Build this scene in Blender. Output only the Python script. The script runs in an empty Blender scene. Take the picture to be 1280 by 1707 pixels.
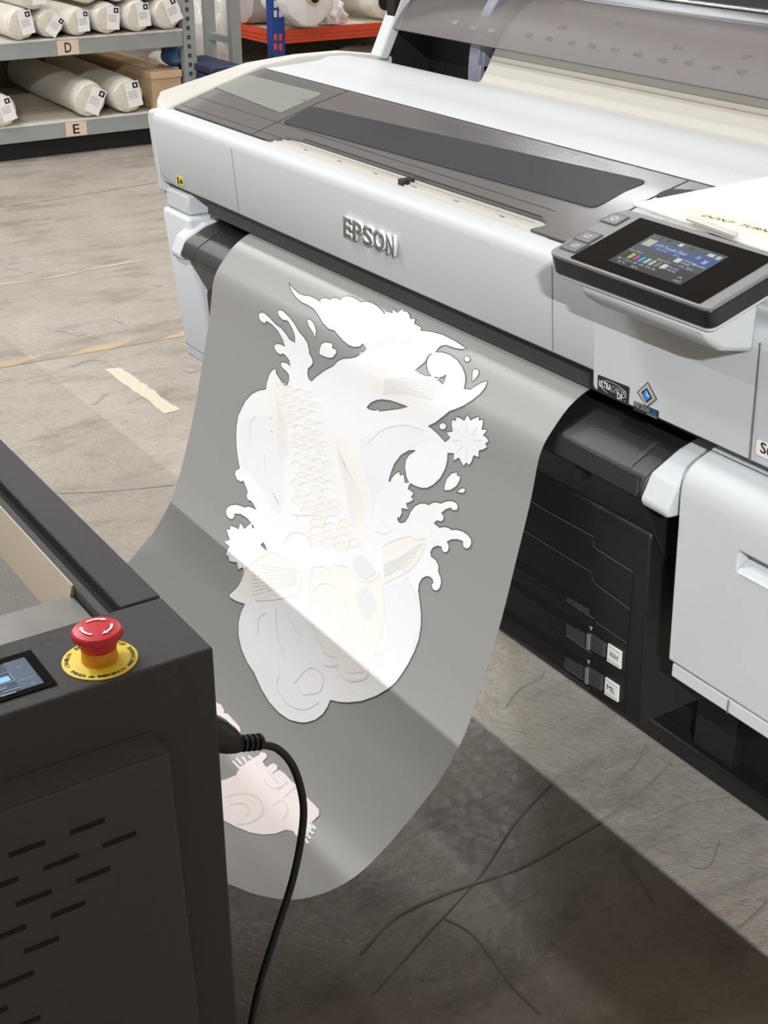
import bpy, bmesh, math, random
from mathutils import Vector, Matrix, noise
from mathutils.geometry import tessellate_polygon
random.seed(7)
S = bpy.context.scene
COL = S.collection
H = 1.6                      # eye height above the floor
V = Vector
# ------------------------------------------------------------------ camera
F_PX = 2285.0
TH, AZ = math.radians(26.17), math.radians(33.1)
Fh = V((-math.cos(AZ), math.sin(AZ), 0)); RT = V((math.sin(AZ), math.cos(AZ), 0)); UZ = V((0, 0, 1))
FW = Fh*math.cos(TH) - UZ*math.sin(TH); UP = Fh*math.sin(TH) + UZ*math.cos(TH)
cd = bpy.data.cameras.new('camera'); cam = bpy.data.objects.new('camera', cd); COL.objects.link(cam)
cam.location = (0, 0, H); cam.rotation_euler = (math.pi/2 - TH, 0, math.pi/2 - AZ)
cd.sensor_fit = 'VERTICAL'; cd.sensor_height = 24; cd.lens = F_PX/1707*24; cd.clip_start = .05
S.camera = cam
# drafting aids: where the sight line of a measured point meets a real plane of the scene
def ray(px, py): return FW + RT*((px-640)/F_PX) - UP*((py-853.5)/F_PX)
EYE = V((0, 0, H))
def onx(px, py, x): r = ray(px, py); return EYE + r*(x/r.x)
def ony(px, py, y): r = ray(px, py); return EYE + r*(y/r.y)
def onz(px, py, z): r = ray(px, py); return EYE + r*((z-H)/r.z)
def onp(px, py, p0, n): r = ray(px, py); return EYE + r*((p0-EYE).dot(n)/r.dot(n))
# ------------------------------------------------------------------ materials
def mat(name, col, rough=.5, metal=0, bump=0, bscale=200, var=0, vscale=8, coat=0, emit=None, es=1, alpha=1, spec=.5, trans=0):
    m = bpy.data.materials.new(name); m.use_nodes = True
    nt = m.node_tree; b = nt.nodes['Principled BSDF']
    b.inputs['Base Color'].default_value = (*col, 1); b.inputs['Roughness'].default_value = rough
    b.inputs['Metallic'].default_value = metal; b.inputs['Coat Weight'].default_value = coat
    b.inputs['Specular IOR Level'].default_value = spec; b.inputs['Alpha'].default_value = alpha
    b.inputs['Coat Roughness'].default_value = .08
    tc = nt.nodes.new('ShaderNodeTexCoord')
    if bump:
        n = nt.nodes.new('ShaderNodeTexNoise'); n.inputs['Scale'].default_value = bscale; n.inputs['Detail'].default_value = 4
        nt.links.new(tc.outputs['Object'], n.inputs['Vector'])
        bp = nt.nodes.new('ShaderNodeBump'); bp.inputs['Strength'].default_value = bump; bp.inputs['Distance'].default_value = .002
        nt.links.new(n.outputs['Fac'], bp.inputs['Height']); nt.links.new(bp.outputs['Normal'], b.inputs['Normal'])
    if var:
        n = nt.nodes.new('ShaderNodeTexNoise'); n.inputs['Scale'].default_value = vscale; n.inputs['Detail'].default_value = 6
        nt.links.new(tc.outputs['Object'], n.inputs['Vector'])
        r = nt.nodes.new('ShaderNodeValToRGB')
        r.color_ramp.elements[0].position = .3; r.color_ramp.elements[1].position = .7
        r.color_ramp.elements[0].color = (*[c*(1-var) for c in col], 1); r.color_ramp.elements[1].color = (*[min(1, c*(1+var)) for c in col], 1)
        nt.links.new(n.outputs['Fac'], r.inputs['Fac']); nt.links.new(r.outputs['Color'], b.inputs['Base Color'])
    if emit: b.inputs['Emission Color'].default_value = (*emit, 1); b.inputs['Emission Strength'].default_value = es
    if trans:
        out = nt.nodes['Material Output']; t = nt.nodes.new('ShaderNodeBsdfTranslucent'); t.inputs['Color'].default_value = (*col, 1)
        mx = nt.nodes.new('ShaderNodeMixShader'); mx.inputs[0].default_value = trans
        nt.links.new(b.outputs[0], mx.inputs[1]); nt.links.new(t.outputs[0], mx.inputs[2]); nt.links.new(mx.outputs[0], out.inputs[0])
    return m
def s2l(r, g=None, b=None):
    if g is None: g = b = r
    return tuple((c/12.92 if c <= .04045 else ((c+.055)/1.055)**2.4) for c in (r, g, b))
M = {}
M['white'] = mat('white_plastic', s2l(.775, .795, .81), .5, bump=.12, bscale=900, spec=.2)
M['warmwhite'] = mat('warm_white_plastic', s2l(.80, .795, .775), .5)
M['seam'] = mat('seam_grey', s2l(.42, .42, .43), .8)  # mid grey of panel joints, ticks and cover numbers
M['black'] = mat('black_plastic', s2l(.115, .115, .12), .42, bump=.2, bscale=900)
M['blackgloss'] = mat('satin_black_plastic', s2l(.12, .12, .125), .3)
M['deepblack'] = mat('dark_cavity', s2l(.05, .05, .055), .7)
M['exit'] = mat('dark_grey_strip', s2l(.25, .25, .255), .5)
M['film'] = mat('frosted_film', s2l(.60, .60, .595), .36, trans=.12, spec=.6)
M['print'] = mat('white_ink', s2l(.915, .92, .928), .55)
M['cream'] = mat('cream_ink', s2l(.915, .908, .885), .55)
M['paleblue'] = mat('pale_blue_ink', s2l(.89, .898, .918), .55)
M['faint'] = mat('faint_line_ink', s2l(.872, .876, .885), .55)
M['ink_edge'] = mat('ink_edge', s2l(.33, .33, .34), .6)
M['pinkprint'] = mat('white_ink_second', s2l(.96, .93, .92), .55)
M['purple'] = mat('purple_fringe', s2l(.62, .54, .60), .6)
M['pinkline'] = mat('pink_line_ink', s2l(.90, .87, .85), .55)
M['smoke'] = mat('smoked_plastic', s2l(.42, .42, .425), .2, bump=.05, bscale=420, alpha=.85, spec=.6)
M['smokedark'] = mat('dark_window_pane', s2l(.24, .25, .27), .5, alpha=.92, spec=.12)
M['smokelight'] = mat('clear_window_pane', s2l(.56, .59, .56), .30, alpha=.85, spec=.3)
M['rollcover'] = mat('translucent_roll_cover', s2l(.50, .48, .48), .45, alpha=.50, spec=.25)
M['paper'] = mat('beige_backing_paper', s2l(.72, .71, .68), .6)
M['silver'] = mat('brushed_silver', s2l(.75, .76, .78), .25, metal=.9)
M['greyrail'] = mat('dark_metal_rail', s2l(.40, .41, .43), .3, metal=.7)
M['bluegrey'] = mat('blue_grey_plastic', s2l(.48, .49, .54), .4)
M['bezel'] = mat('silver_grey_bezel', s2l(.52, .525, .535), .45, metal=.2, bump=.12, bscale=1500)
M['buttonsil'] = mat('button_grey', s2l(.42, .42, .43), .35, metal=.3)
M['glassblack'] = mat('black_glass', s2l(.06, .06, .062), .06, spec=.12)
M['lcd'] = mat('lcd_background', s2l(.05,.055,.06), .15, emit=s2l(.36, .40, .44), es=.75, spec=.15)
M['lcdblue'] = mat('lcd_blue', s2l(.05,.08,.15), .15, emit=s2l(.28, .40, .64), es=.85, spec=.15)
M['lcdgrey'] = mat('lcd_dark_grey', s2l(.05,.05,.06), .15, emit=s2l(.28, .28, .31), es=.8, spec=.15)
for n, c in dict(yel=(.85, .80, .30), mag=(.75, .35, .65), cya=(.35, .72, .80), lcy=(.72, .86, .86), lgr=(.75, .82, .80), olv=(.55, .56, .42), org=(.75, .65, .35), wht=(.88, .92, .93), kbk=(.25, .24, .26), crm=(.78, .80, .70)).items():
    M['lcd_'+n] = mat('lcd_'+n, s2l(*[t*.5 for t in c]), .15, emit=s2l(*c), es=.55, spec=.15)
M['machine'] = mat('charcoal_powder_coat', s2l(.235, .24, .252), .42, bump=.6, bscale=1300, spec=.45)
M['machinepanel'] = mat('charcoal_panel', s2l(.255, .26, .26), .42, bump=.5, bscale=1300)
M['slot'] = mat('slot_black', s2l(.04, .04, .04), .8)
M['steel'] = mat('grey_sheet_steel', s2l(.53, .53, .52), .4, metal=.35, var=.15, vscale=14)
M['steelbelt'] = mat('grey_conveyor_belt', s2l(.47, .46, .45), .6, bump=.6, bscale=700, var=.08)
M['tan'] = mat('beige_side_wall', s2l(.80, .76, .69), .35, var=.08, vscale=5)
M['red'] = mat('red_plastic', s2l(.80, .16, .22), .38)
M['reddark'] = mat('red_plastic_grip', s2l(.72, .10, .16), .45)
M['yellowbase'] = mat('amber_plastic', s2l(.88, .63, .17), .4)
M['yellow'] = mat('yellow_label', s2l(.92, .83, .24), .5)
M['ink'] = mat('black_print', s2l(.10, .09, .08), .6)
M['whiteink'] = mat('white_mark', s2l(.95, .95, .95), .5)
M['lcd2'] = mat('touchscreen_glass', s2l(.12, .15, .2), .25, emit=s2l(.30, .35, .42), es=.8)
M['lcd2b'] = mat('touchscreen_button', s2l(.4, .6, .9), .3, emit=s2l(.50, .70, .95), es=1)
M['lcd2l'] = mat('touchscreen_line', s2l(.4, .45, .5), .3, emit=s2l(.50, .54, .60), es=.8)
M['lcd2p'] = mat('touchscreen_side', s2l(.2, .25, .3), .3, emit=s2l(.33, .40, .48), es=.8)
M['rubber'] = mat('black_rubber', s2l(.09, .09, .095), .38)
M['galv'] = mat('galvanised_grey_steel', s2l(.62, .645, .65), .45, metal=.2, var=.06)
M['galvlip'] = mat('bright_shelf_lip', s2l(.86, .87, .86), .35)
M['board'] = mat('pale_shelf_board', s2l(.80, .775, .71), .6, var=.05)
M['wrap'] = mat('crinkled_white_wrap', s2l(.86, .85, .82), .35, bump=1.0, bscale=22, var=.05, vscale=9)
M['wrapend'] = mat('plastic_wrapped_end', s2l(.84, .83, .78), .28, bump=1.0, bscale=50, var=.08, vscale=20)
M['labelwhite'] = mat('white_paper_label', s2l(.93, .93, .93), .5)
M['peach'] = mat('peach_shelf_label', s2l(.88, .80, .73), .6)
M['navyink'] = mat('navy_print', s2l(.12, .14, .2), .6)
M['greyink'] = mat('grey_print', s2l(.62, .62, .64), .6)
M['card'] = mat('brown_cardboard', s2l(.74, .63, .51), .75, var=.05)
M['cardlid'] = mat('pale_cardboard', s2l(.80, .69, .56), .75, var=.05)
M['teal'] = mat('teal_bag', s2l(.16, .33, .45), .5, bump=.6, bscale=30)
M['orange'] = mat('orange_beam_paint', s2l(.80, .29, .17), .45)
M['blue'] = mat('blue_post_paint', s2l(.11, .25, .55), .45)
M['hole'] = mat('post_hole', s2l(.80, .82, .83), .5)
M['holered'] = mat('post_hole_orange', s2l(.80, .32, .22), .5)
M['holedark'] = mat('post_hole_dark', s2l(.25, .26, .27), .7)
M['fabric'] = mat('grey_wrapped_fabric', s2l(.72, .68, .67), .6, bump=.9, bscale=18, var=.08)
M['core'] = mat('cardboard_core', s2l(.82, .76, .64), .7)
M['bag'] = mat('clear_plastic_bag', s2l(.80, .79, .77), .25, bump=1, bscale=35, var=.12)
M['navy'] = mat('navy_crate', s2l(.14, .17, .29), .5)
M['cable'] = M['rubber']
M['crack'] = mat('floor_crack', s2l(.57, .54, .51), .8)
M['scuff'] = mat('floor_scuff', s2l(.735, .715, .68), .7)
M['joint'] = mat('floor_joint', s2l(.62, .57, .48), .7, var=.2, vscale=30)
M['stain'] = mat('floor_stain', s2l(.60, .59, .575), .7, var=.2, vscale=30)
M['masking'] = mat('cream_floor_tape', s2l(.78, .765, .69), .7, var=.06, vscale=40)
M['hazy'] = mat('worn_yellow_tape', s2l(.70, .63, .52), .6, var=.08, vscale=25)
M['hazg'] = mat('worn_grey_tape', s2l(.58, .55, .51), .6, var=.08, vscale=25)
M['blueprint'] = mat('blue_print', s2l(.25, .50, .85), .4)
M['lightblue'] = mat('light_blue_print', s2l(.55, .78, .95), .4)
M['sticker'] = mat('dark_sticker', s2l(.17, .17, .18), .35)
M['greysil'] = mat('silver_print', s2l(.70, .70, .69), .4)
M['logo_face'] = mat('logo_face', s2l(.50, .50, .48), .35, metal=.3)
M['logo_side'] = mat('logo_side', s2l(.90, .92, .93), .3, metal=.2)
M['creamtape'] = mat('cream_tape', s2l(.95, .92, .84), .6)
M['cleartab'] = mat('clear_plastic_tab', s2l(.75, .75, .72), .2, alpha=.55, coat=.2)
M['boardwhite'] = mat('white_board', s2l(.93, .925, .915), .6)
M['wall'] = mat('grey_wall_paint', s2l(.45, .44, .43), .8)

def floor_mat():
    m = bpy.data.materials.new('worn_concrete'); m.use_nodes = True; nt = m.node_tree; N = nt.nodes; L = nt.links
    b = N['Principled BSDF']; tc = N.new('ShaderNodeTexCoord')
    def nz(scale, det=6, rough=.6, mp=None, dist=0):
        n = N.new('ShaderNodeTexNoise'); n.inputs['Scale'].default_value = scale; n.inputs['Detail'].default_value = det; n.inputs['Roughness'].default_value = rough; n.inputs['Distortion'].default_value = dist
        if mp:
            k = N.new('ShaderNodeMapping'); k.inputs['Scale'].default_value = mp[0]; k.inputs['Rotation'].default_value = (0, 0, mp[1]); L.new(tc.outputs['Object'], k.inputs['Vector']); L.new(k.outputs[0], n.inputs['Vector'])
        else: L.new(tc.outputs['Object'], n.inputs['Vector'])
        return n
    def ramp(n, stops):
        r = N.new('ShaderNodeValToRGB'); e = r.color_ramp.elements
        e[0].position, e[0].color = stops[0][0], (*stops[0][1], 1); e[1].position, e[1].color = stops[-1][0], (*stops[-1][1], 1)
        for p, c in stops[1:-1]: q = e.new(p); q.color = (*c, 1)
        L.new(n.outputs['Fac'], r.inputs['Fac']); return r
    def mul(a, c, f=1, mode='MULTIPLY'):
        x = N.new('ShaderNodeMix'); x.data_type = 'RGBA'; x.blend_type = mode; x.inputs[0].default_value = f
        L.new(a, x.inputs[6]); L.new(c, x.inputs[7]); return x.outputs[2]
    base = ramp(nz(1.3, 8, .62), [(.3, s2l(.63, .605, .57)), (.5, s2l(.685, .66, .625)), (.72, s2l(.735, .71, .67))])
    patch = ramp(nz(7, 9, .7, ((1, .35, 1), .1)), [(.36, (.72, .71, .70)), (.5, (1, 1, 1)), (.75, (1.0, 1.0, 1.0))])
    fine = ramp(nz(60, 5, .7), [(.3, (.86, .86, .86)), (.6, (1, 1, 1))])
    spots = ramp(nz(19, 10, .75, ((1, .6, 1), .8), .6), [(.30, (.42, .42, .43)), (.37, (.97, .97, .97)), (.5, (1, 1, 1))])
    scr = N.new('ShaderNodeTexVoronoi'); scr.feature = 'DISTANCE_TO_EDGE'; scr.inputs['Scale'].default_value = 1.1
    wn = nz(2.2, 7, .7); mxv = N.new('ShaderNodeMix'); mxv.data_type = 'RGBA'; mxv.inputs[0].default_value = .28
    L.new(tc.outputs['Object'], mxv.inputs[6]); L.new(wn.outputs['Color'], mxv.inputs[7]); L.new(mxv.outputs[2], scr.inputs['Vector'])
    cr = N.new('ShaderNodeValToRGB'); cr.color_ramp.elements[0].position = .0; cr.color_ramp.elements[0].color = (.55, .53, .51, 1)
    cr.color_ramp.elements[1].position = .006; cr.color_ramp.elements[1].color = (1, 1, 1, 1); L.new(scr.outputs['Distance'], cr.inputs['Fac'])
    c = mul(base.outputs[0], patch.outputs[0], 1); c = mul(c, fine.outputs[0], .8); c = mul(c, spots.outputs[0], .95); c = mul(c, cr.outputs[0], .12)
    L.new(c, b.inputs['Base Color'])
    rr = N.new('ShaderNodeMapRange'); rn = nz(5, 6, .7); L.new(rn.outputs['Fac'], rr.inputs[0]); rr.inputs[1].default_value = .3; rr.inputs[2].default_value = .7; rr.inputs[3].default_value = .2; rr.inputs[4].default_value = .42
    L.new(rr.outputs[0], b.inputs['Roughness'])
    b1 = N.new('ShaderNodeBump'); b1.inputs['Strength'].default_value = .6; b1.inputs['Distance'].default_value = .006; hn = nz(38, 6, .65, None, 1.2); L.new(hn.outputs['Fac'], b1.inputs['Height'])
    b2 = N.new('ShaderNodeBump'); b2.inputs['Strength'].default_value = .3; b2.inputs['Distance'].default_value = .006; hn2 = nz(9, 5, .6, ((1, .5, 1), .5), .8); L.new(hn2.outputs['Fac'], b2.inputs['Height'])
    L.new(b1.outputs[0], b2.inputs['Normal']); L.new(b2.outputs[0], b.inputs['Normal'])
    return m
M['floor'] = floor_mat()
# ------------------------------------------------------------------ building helpers
def root(name, loc, label=None, cat=None, group=None, rz=0):
    o = bpy.data.objects.new(name, None); COL.objects.link(o); o.location = loc; o.rotation_euler = (0, 0, rz); o.empty_display_size = .1
    tag(o, label, cat, group); return o
def tag(o, label=None, cat=None, group=None, kind=None):
    if label: o['label'] = label
    if cat: o['category'] = cat
    if group: o['group'] = group
    if kind: o['kind'] = kind
    return o
def obj(name, bm, m, parent=None, bevel=0, seg=2, smooth=True, local=False, label=None, recalc=True):
    """links the bmesh as one object; world coordinates unless local"""
    if recalc: bmesh.ops.recalc_face_normals(bm, faces=bm.faces)
    me = bpy.data.meshes.new(name); bm.to_mesh(me); bm.free()
    o = bpy.data.objects.new(name, me); COL.objects.link(o); me.materials.append(M[m] if isinstance(m, str) else m)
    if parent:
        o.parent = parent
        if not local and parent.type == 'EMPTY': o.matrix_parent_inverse = Matrix.LocRotScale(parent.location, parent.rotation_euler, None).inverted()
    if bevel:
        b = o.modifiers.new('bevel', 'BEVEL'); b.width = bevel; b.segments = seg; b.limit_method = 'ANGLE'; b.angle_limit = math.radians(35); b.harden_normals = False
    if smooth:
        for p in me.polygons: p.use_smooth = True
        try: me.set_sharp_from_angle(angle=math.radians(35))
        except Exception: pass
    if label: o['label'] = label
    return o
def B(): return bmesh.new()
def box(bm, x0, x1, y0, y1, z0, z1, zr=True):
    """box; z relative to the eye when zr"""
    if zr: z0 += H; z1 += H
    v = [bm.verts.new((x, y, z)) for x in (x0, x1) for y in (y0, y1) for z in (z0, z1)]
    for f in ((0, 1, 3, 2), (4, 6, 7, 5), (0, 4, 5, 1), (2, 3, 7, 6), (0, 2, 6, 4), (1, 5, 7, 3)): bm.faces.new([v[i] for i in f])
    return bm
def prof(bm, pts, x0, x1, zr=True):
    """closed YZ outline run along X"""
    dz = H if zr else 0
    a = [bm.verts.new((x0, y, z+dz)) for y, z in pts]; b = [bm.verts.new((x1, y, z+dz)) for y, z in pts]
    n = len(pts)
    for i in range(n): bm.faces.new((a[i], a[(i+1) % n], b[(i+1) % n], b[i]))
    bm.faces.new(a[::-1]); bm.faces.new(b); return bm
def sheet(bm, pts, x0, x1, t=.003, nx=1):
    """open YZ polyline run along X as a sheet with thickness t"""
    P = [V((0, y, z+H)) for y, z in pts]; n = len(P); top = []; bot = []
    for i, p in enumerate(P):
        d = (P[min(i+1, n-1)]-P[max(i-1, 0)]).normalized(); nn = V((0, -d.z, d.y))
        top.append(p); bot.append(p - nn*t)
    ring = top + bot[::-1]
    cols = [[bm.verts.new((x0+(x1-x0)*k/nx, q.y, q.z)) for q in ring] for k in range(nx+1)]
    m = len(ring)
    for k in range(nx):
        for i in range(m): bm.faces.new((cols[k][i], cols[k][(i+1) % m], cols[k+1][(i+1) % m], cols[k+1][i]))
    for c in (cols[0], cols[-1]):
        for i in range(n-1): bm.faces.new((c[i], c[i+1], c[m-2-i], c[m-1-i]))
    return bm
def slab(bm, quad, n, t):
    """polygon (world points) given thickness t along -n"""
    a = [bm.verts.new(p) for p in quad]; b = [bm.verts.new(p - n*t) for p in quad]; k = len(quad)
    bm.faces.new(a); bm.faces.new(b[::-1])
    for i in range(k): bm.faces.new((a[i], b[i], b[(i+1) % k], a[(i+1) % k]))
    return bm
def rquad(quad, r, seg=5):
    """rounds the corners of a world-space polygon"""
    out = []; k = len(quad)
    for i in range(k):
        p, a, b = quad[i], quad[i-1], quad[(i+1) % k]
        da, db = (a-p), (b-p); ra = min(r, da.length*.45); rb = min(r, db.length*.45); A = p+da.normalized()*ra; Bq = p+db.normalized()*rb
        for j in range(seg+1):
            t = j/seg; out.append(A*(1-t)**2 + p*2*t*(1-t) + Bq*t*t)
    return out
def tube(bm, pts, r, seg=12, cap=True):
    pts = [V(p) for p in pts]; rs = r if isinstance(r, (list, tuple)) else [r]*len(pts); rings = []
    d0 = (pts[1]-pts[0]).normalized(); u = d0.orthogonal().normalized()
    for i, p in enumerate(pts):
        d = (pts[min(i+1, len(pts)-1)]-pts[max(i-1, 0)]).normalized(); u = (u - d*u.dot(d)).normalized(); w = d.cross(u)
        rings.append([bm.verts.new(p + (u*math.cos(2*math.pi*j/seg)+w*math.sin(2*math.pi*j/seg))*rs[i]) for j in range(seg)])
    for a, b in zip(rings, rings[1:]):
        for j in range(seg): bm.faces.new((a[j], a[(j+1) % seg], b[(j+1) % seg], b[j]))
    if cap: bm.faces.new(rings[0][::-1]); bm.faces.new(rings[-1])
    return bm
def lathe(bm, prof_rz, c, seg=40, axis='z', fn=None):
    c = V(c); rings = []
    for r, z in prof_rz:
        ring = []
        for j in range(seg):
            a = 2*math.pi*j/seg; rr = fn(r, z, a) if fn else r
            if axis == 'z': p = V((rr*math.cos(a), rr*math.sin(a), z))
            elif axis == 'x': p = V((z, rr*math.cos(a), rr*math.sin(a)))
            else: p = V((rr*math.cos(a), z, rr*math.sin(a)))
            ring.append(bm.verts.new(c+p))
        rings.append(ring)
    for a, b in zip(rings, rings[1:]):
        for j in range(seg): bm.faces.new((a[j], a[(j+1) % seg], b[(j+1) % seg], b[j]))
    bm.faces.new(rings[0][::-1]); bm.faces.new(rings[-1]); return bm
def catmull(P, n=8):
    P = [V(p) for p in P]; P = [P[0]*2-P[1]] + P + [P[-1]*2-P[-2]]; out = []
    for i in range(1, len(P)-2):
        for k in range(n):
            t = k/n; a, b, c, d = P[i-1:i+3]
            out.append(.5*((2*b)+(c-a)*t+(2*a-5*b+4*c-d)*t*t+(3*b-a-3*c+d)*t**3))
    out.append(P[-2]); return out
def ribbon(bm, pts, n, w, t=.0004):
    """flat strip of width w along pts on a plane with normal n"""
    L = len(pts); a = []; b = []
    for i, p in enumerate(pts):
        d = (pts[min(i+1, L-1)]-pts[max(i-1, 0)]).normalized(); s = n.cross(d).normalized()*w/2
        a.append(bm.verts.new(p+s)); b.append(bm.verts.new(p-s))
    for i in range(L-1): bm.faces.new((a[i], a[i+1], b[i+1], b[i]))
    return bm
def text(name, s, o, u, v, w, h, m, parent, ext=.0002, bold=0, shear=0, m2=None, label=None):
    """lettering fitted in a w x h box whose lower left corner is o, u = reading direction, v = up"""
    c = bpy.data.curves.new(name, 'FONT'); c.body = s; c.size = 1; c.offset = bold; c.shear = shear; c.resolution_u = 3
    t = bpy.data.objects.new(name, c); COL.objects.link(t); bpy.context.view_layer.update()
    me = bpy.data.meshes.new_from_object(t.evaluated_get(bpy.context.evaluated_depsgraph_get())); bpy.data.objects.remove(t)
    xs = [q.co.x for q in me.vertices]; ys = [q.co.y for q in me.vertices]; x0, y0 = min(xs), min(ys); sx = w/(max(xs)-x0); sy = h/(max(ys)-y0)
    n = u.cross(v).normalized()
    bm = B(); bm.from_mesh(me); bpy.data.meshes.remove(me)
    for q in bm.verts: q.co = o + u*((q.co.x-x0)*sx) + v*((q.co.y-y0)*sy)
    bmesh.ops.remove_doubles(bm, verts=bm.verts, dist=1e-6)
    if ext > .0005:
        r = bmesh.ops.extrude_face_region(bm, geom=bm.faces[:])
        for q in [g for g in r['geom'] if isinstance(g, bmesh.types.BMVert)]: q.co += n*ext
    else:
        for q in bm.verts: q.co += n*ext
    ob = obj(name, bm, m, parent, smooth=False, label=label, recalc=ext > .0005)
    if m2:
        ob.data.materials.append(M[m2])
        for p in ob.data.polygons:
            if abs(p.normal.dot(n)) < .7: p.material_index = 1
    return ob
def cut(o, cutter_bm):
    """boolean subtraction, applied"""
    me = bpy.data.meshes.new('c'); bmesh.ops.recalc_face_normals(cutter_bm, faces=cutter_bm.faces); cutter_bm.to_mesh(me); cutter_bm.free(); c = bpy.data.objects.new('c', me); COL.objects.link(c)
    mods = [(k.width, k.segments) for k in o.modifiers if k.type == 'BEVEL']
    o.modifiers.clear(); b = o.modifiers.new('b', 'BOOLEAN'); b.operation = 'DIFFERENCE'; b.object = c; b.solver = 'EXACT'
    keep = o.parent, o.matrix_parent_inverse.copy(); o.parent = None; bpy.context.view_layer.update()
    nm = bpy.data.meshes.new_from_object(o.evaluated_get(bpy.context.evaluated_depsgraph_get())); o.modifiers.clear(); o.data = nm; o.parent = keep[0]; o.matrix_parent_inverse = keep[1]
    bpy.data.objects.remove(c)
    for w, s in mods: k = o.modifiers.new('bevel', 'BEVEL'); k.width = w; k.segments = s; k.limit_method = 'ANGLE'; k.angle_limit = math.radians(35)
    for p in nm.polygons: p.use_smooth = True
    try: nm.set_sharp_from_angle(angle=math.radians(35))
    except Exception: pass
def copy_tree(o, parent=None):
    c = o.copy(); COL.objects.link(c)
    if parent: c.parent = parent
    for ch in list(o.children): copy_tree(ch, c)
    return c
X, Y, Z = V((1, 0, 0)), V((0, 1, 0)), V((0, 0, 1))

# ================================================================== SETTING
fl = B(); box(fl, -14, 4, -7, 9, -.1, 0, False); floor = tag(obj('floor', fl, 'floor', smooth=False), kind='structure')
wb = B(); box(wb, -14.2, -14, -7, 9, 0, 5, False); tag(obj('wall_back', wb, 'wall', smooth=False), kind='structure')
def fz(px, py, z=.0012): return onz(px, py, z)
def strip_floor(name, pts, w, m, n=6, z=.0012):
    b = B(); P = catmull([fz(*p, z) for p in pts], n)
    L = len(P); a = []; c = []
    for i, p in enumerate(P):
        d = (P[min(i+1, L-1)]-P[max(i-1, 0)]).normalized(); s = Z.cross(d)*w/2*(.55+.9*noise.noise(p*9)+.25)
        a.append(b.verts.new(p+s)); c.append(b.verts.new(p-s))
    for i in range(L-1): b.faces.new((a[i], a[i+1], c[i+1], c[i]))
    return obj(name, b, m, floor, smooth=False)
for pts, w in [([(600, 1590), (660, 1530), (740, 1490), (860, 1450), (950, 1400), (1040, 1345), (1080, 1310), (1122, 1268)], .006),
               ([(620, 1660), (700, 1570), (800, 1460), (860, 1370), (935, 1290)], .0025), ([(842, 1180), (865, 1150), (900, 1130), (908, 1118)], .003),
               ([(1024, 1305), (1060, 1275), (1078, 1240)], .004), ([(1165, 1450), (1185, 1442), (1200, 1400)], .003), ([(1230, 1550), (1265, 1520), (1280, 1500)], .006),
               ([(740, 1530), (790, 1560), (850, 1640), (900, 1690)], .004), ([(1035, 1430), (1065, 1465), (1090, 1505)], .007), ([(1080, 1370), (1150, 1340), (1215, 1330)], .002)]:
    strip_floor('crack', pts, w, 'crack')
strip_floor('expansion_joint', [(0, 345), (120, 327), (262, 303)], .02, 'joint')
strip_floor('expansion_joint', [(95, 822), (180, 818), (290, 808)], .008, 'stain')
strip_floor('scuff_mark', [(0, 474), (90, 462), (160, 447), (240, 433)], .018, 'scuff')
for pts, w in [([(12, 445), (30, 448), (48, 455)], .03), ([(90, 550), (115, 552), (138, 558)], .05), ([(155, 674), (165, 665), (178, 655)], .02), ([(187, 606), (196, 614)], .03),
               ([(192, 530), (200, 536), (206, 540)], .025), ([(120, 610), (150, 600), (180, 603)], .012), ([(255, 475), (268, 477)], .03), ([(310, 615), (322, 620)], .03), ([(55, 360), (62, 362)], .02)]:
    strip_floor('floor_stain', pts, w, 'stain')
# tapes on the floor
q = [fz(174, 615), fz(202, 612), fz(300, 683), fz(275, 689)]
b = B(); n = 14; prev = None
for i in range(n+1):
    t = i/n; a = q[0].lerp(q[3], t)+V((0, random.uniform(-.004, .004), 0)); c = q[1].lerp(q[2], t)+V((0, random.uniform(-.005, .005), 0))
    cur = (b.verts.new(a), b.verts.new(c))
    if prev: b.faces.new((prev[0], prev[1], cur[1], cur[0]))
    prev = cur
tag(obj('floor_tape', b, 'masking', smooth=False), 'short torn strip of cream masking tape stuck flat on the concrete floor', 'floor tape')
ht = root('hazard_tape', fz(150, 582, 0), 'long worn yellow and grey striped hazard tape across the concrete floor', 'floor tape')
e0, e1 = fz(-120, 629), fz(335, 551); d = (e1-e0).normalized(); s = Z.cross(d)*.028; L = (e1-e0).length; k = 0; tt = 0; step = .17
by, bg = B(), B()
base = B()
while tt < L:
    t2 = min(tt+step, L); sk = d*.06
    qd = [e0+d*tt-s-sk, e0+d*t2-s-sk, e0+d*t2+s+sk, e0+d*tt+s+sk]; bb = by if k % 2 else bg
    bb.faces.new([bb.verts.new(p) for p in qd]); tt = t2; k += 1
obj('yellow_stripe', by, 'hazy', ht, smooth=False); obj('grey_stripe', bg, 'hazg', ht, smooth=False)

# ================================================================== LARGE FORMAT PRINTER
XL, XR = -2.475, -.60
YF = 1.075
pr = root('large_format_printer', (-1.53, 1.5, 0), 'wide white and black large format film printer with tilted touch panel', 'printer')
# main housing: front fascia, top lip, recess under the covers, rear deck, down to the underside
front = [(1.150, -.592), (1.088, -.590), (1.0855, -.586), (1.0765, -.476), (1.0775, -.468), (1.081, -.4615), (1.087, -.458), (1.121, -.459),
         (1.122, -.50), (1.312, -.50), (1.3125, -.404), (1.318, -.401), (1.40, -.3965), (1.44, -.394), (1.462, -.389), (1.50, -.3895), (1.560, -.400), (1.605, -.4165), (1.618, -.425), (1.62, -.60), (1.45, -.64), (1.2, -.62)]
body = obj('housing', prof(B(), front, XL+.004, XR), 'white', pr, bevel=.003)
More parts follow.
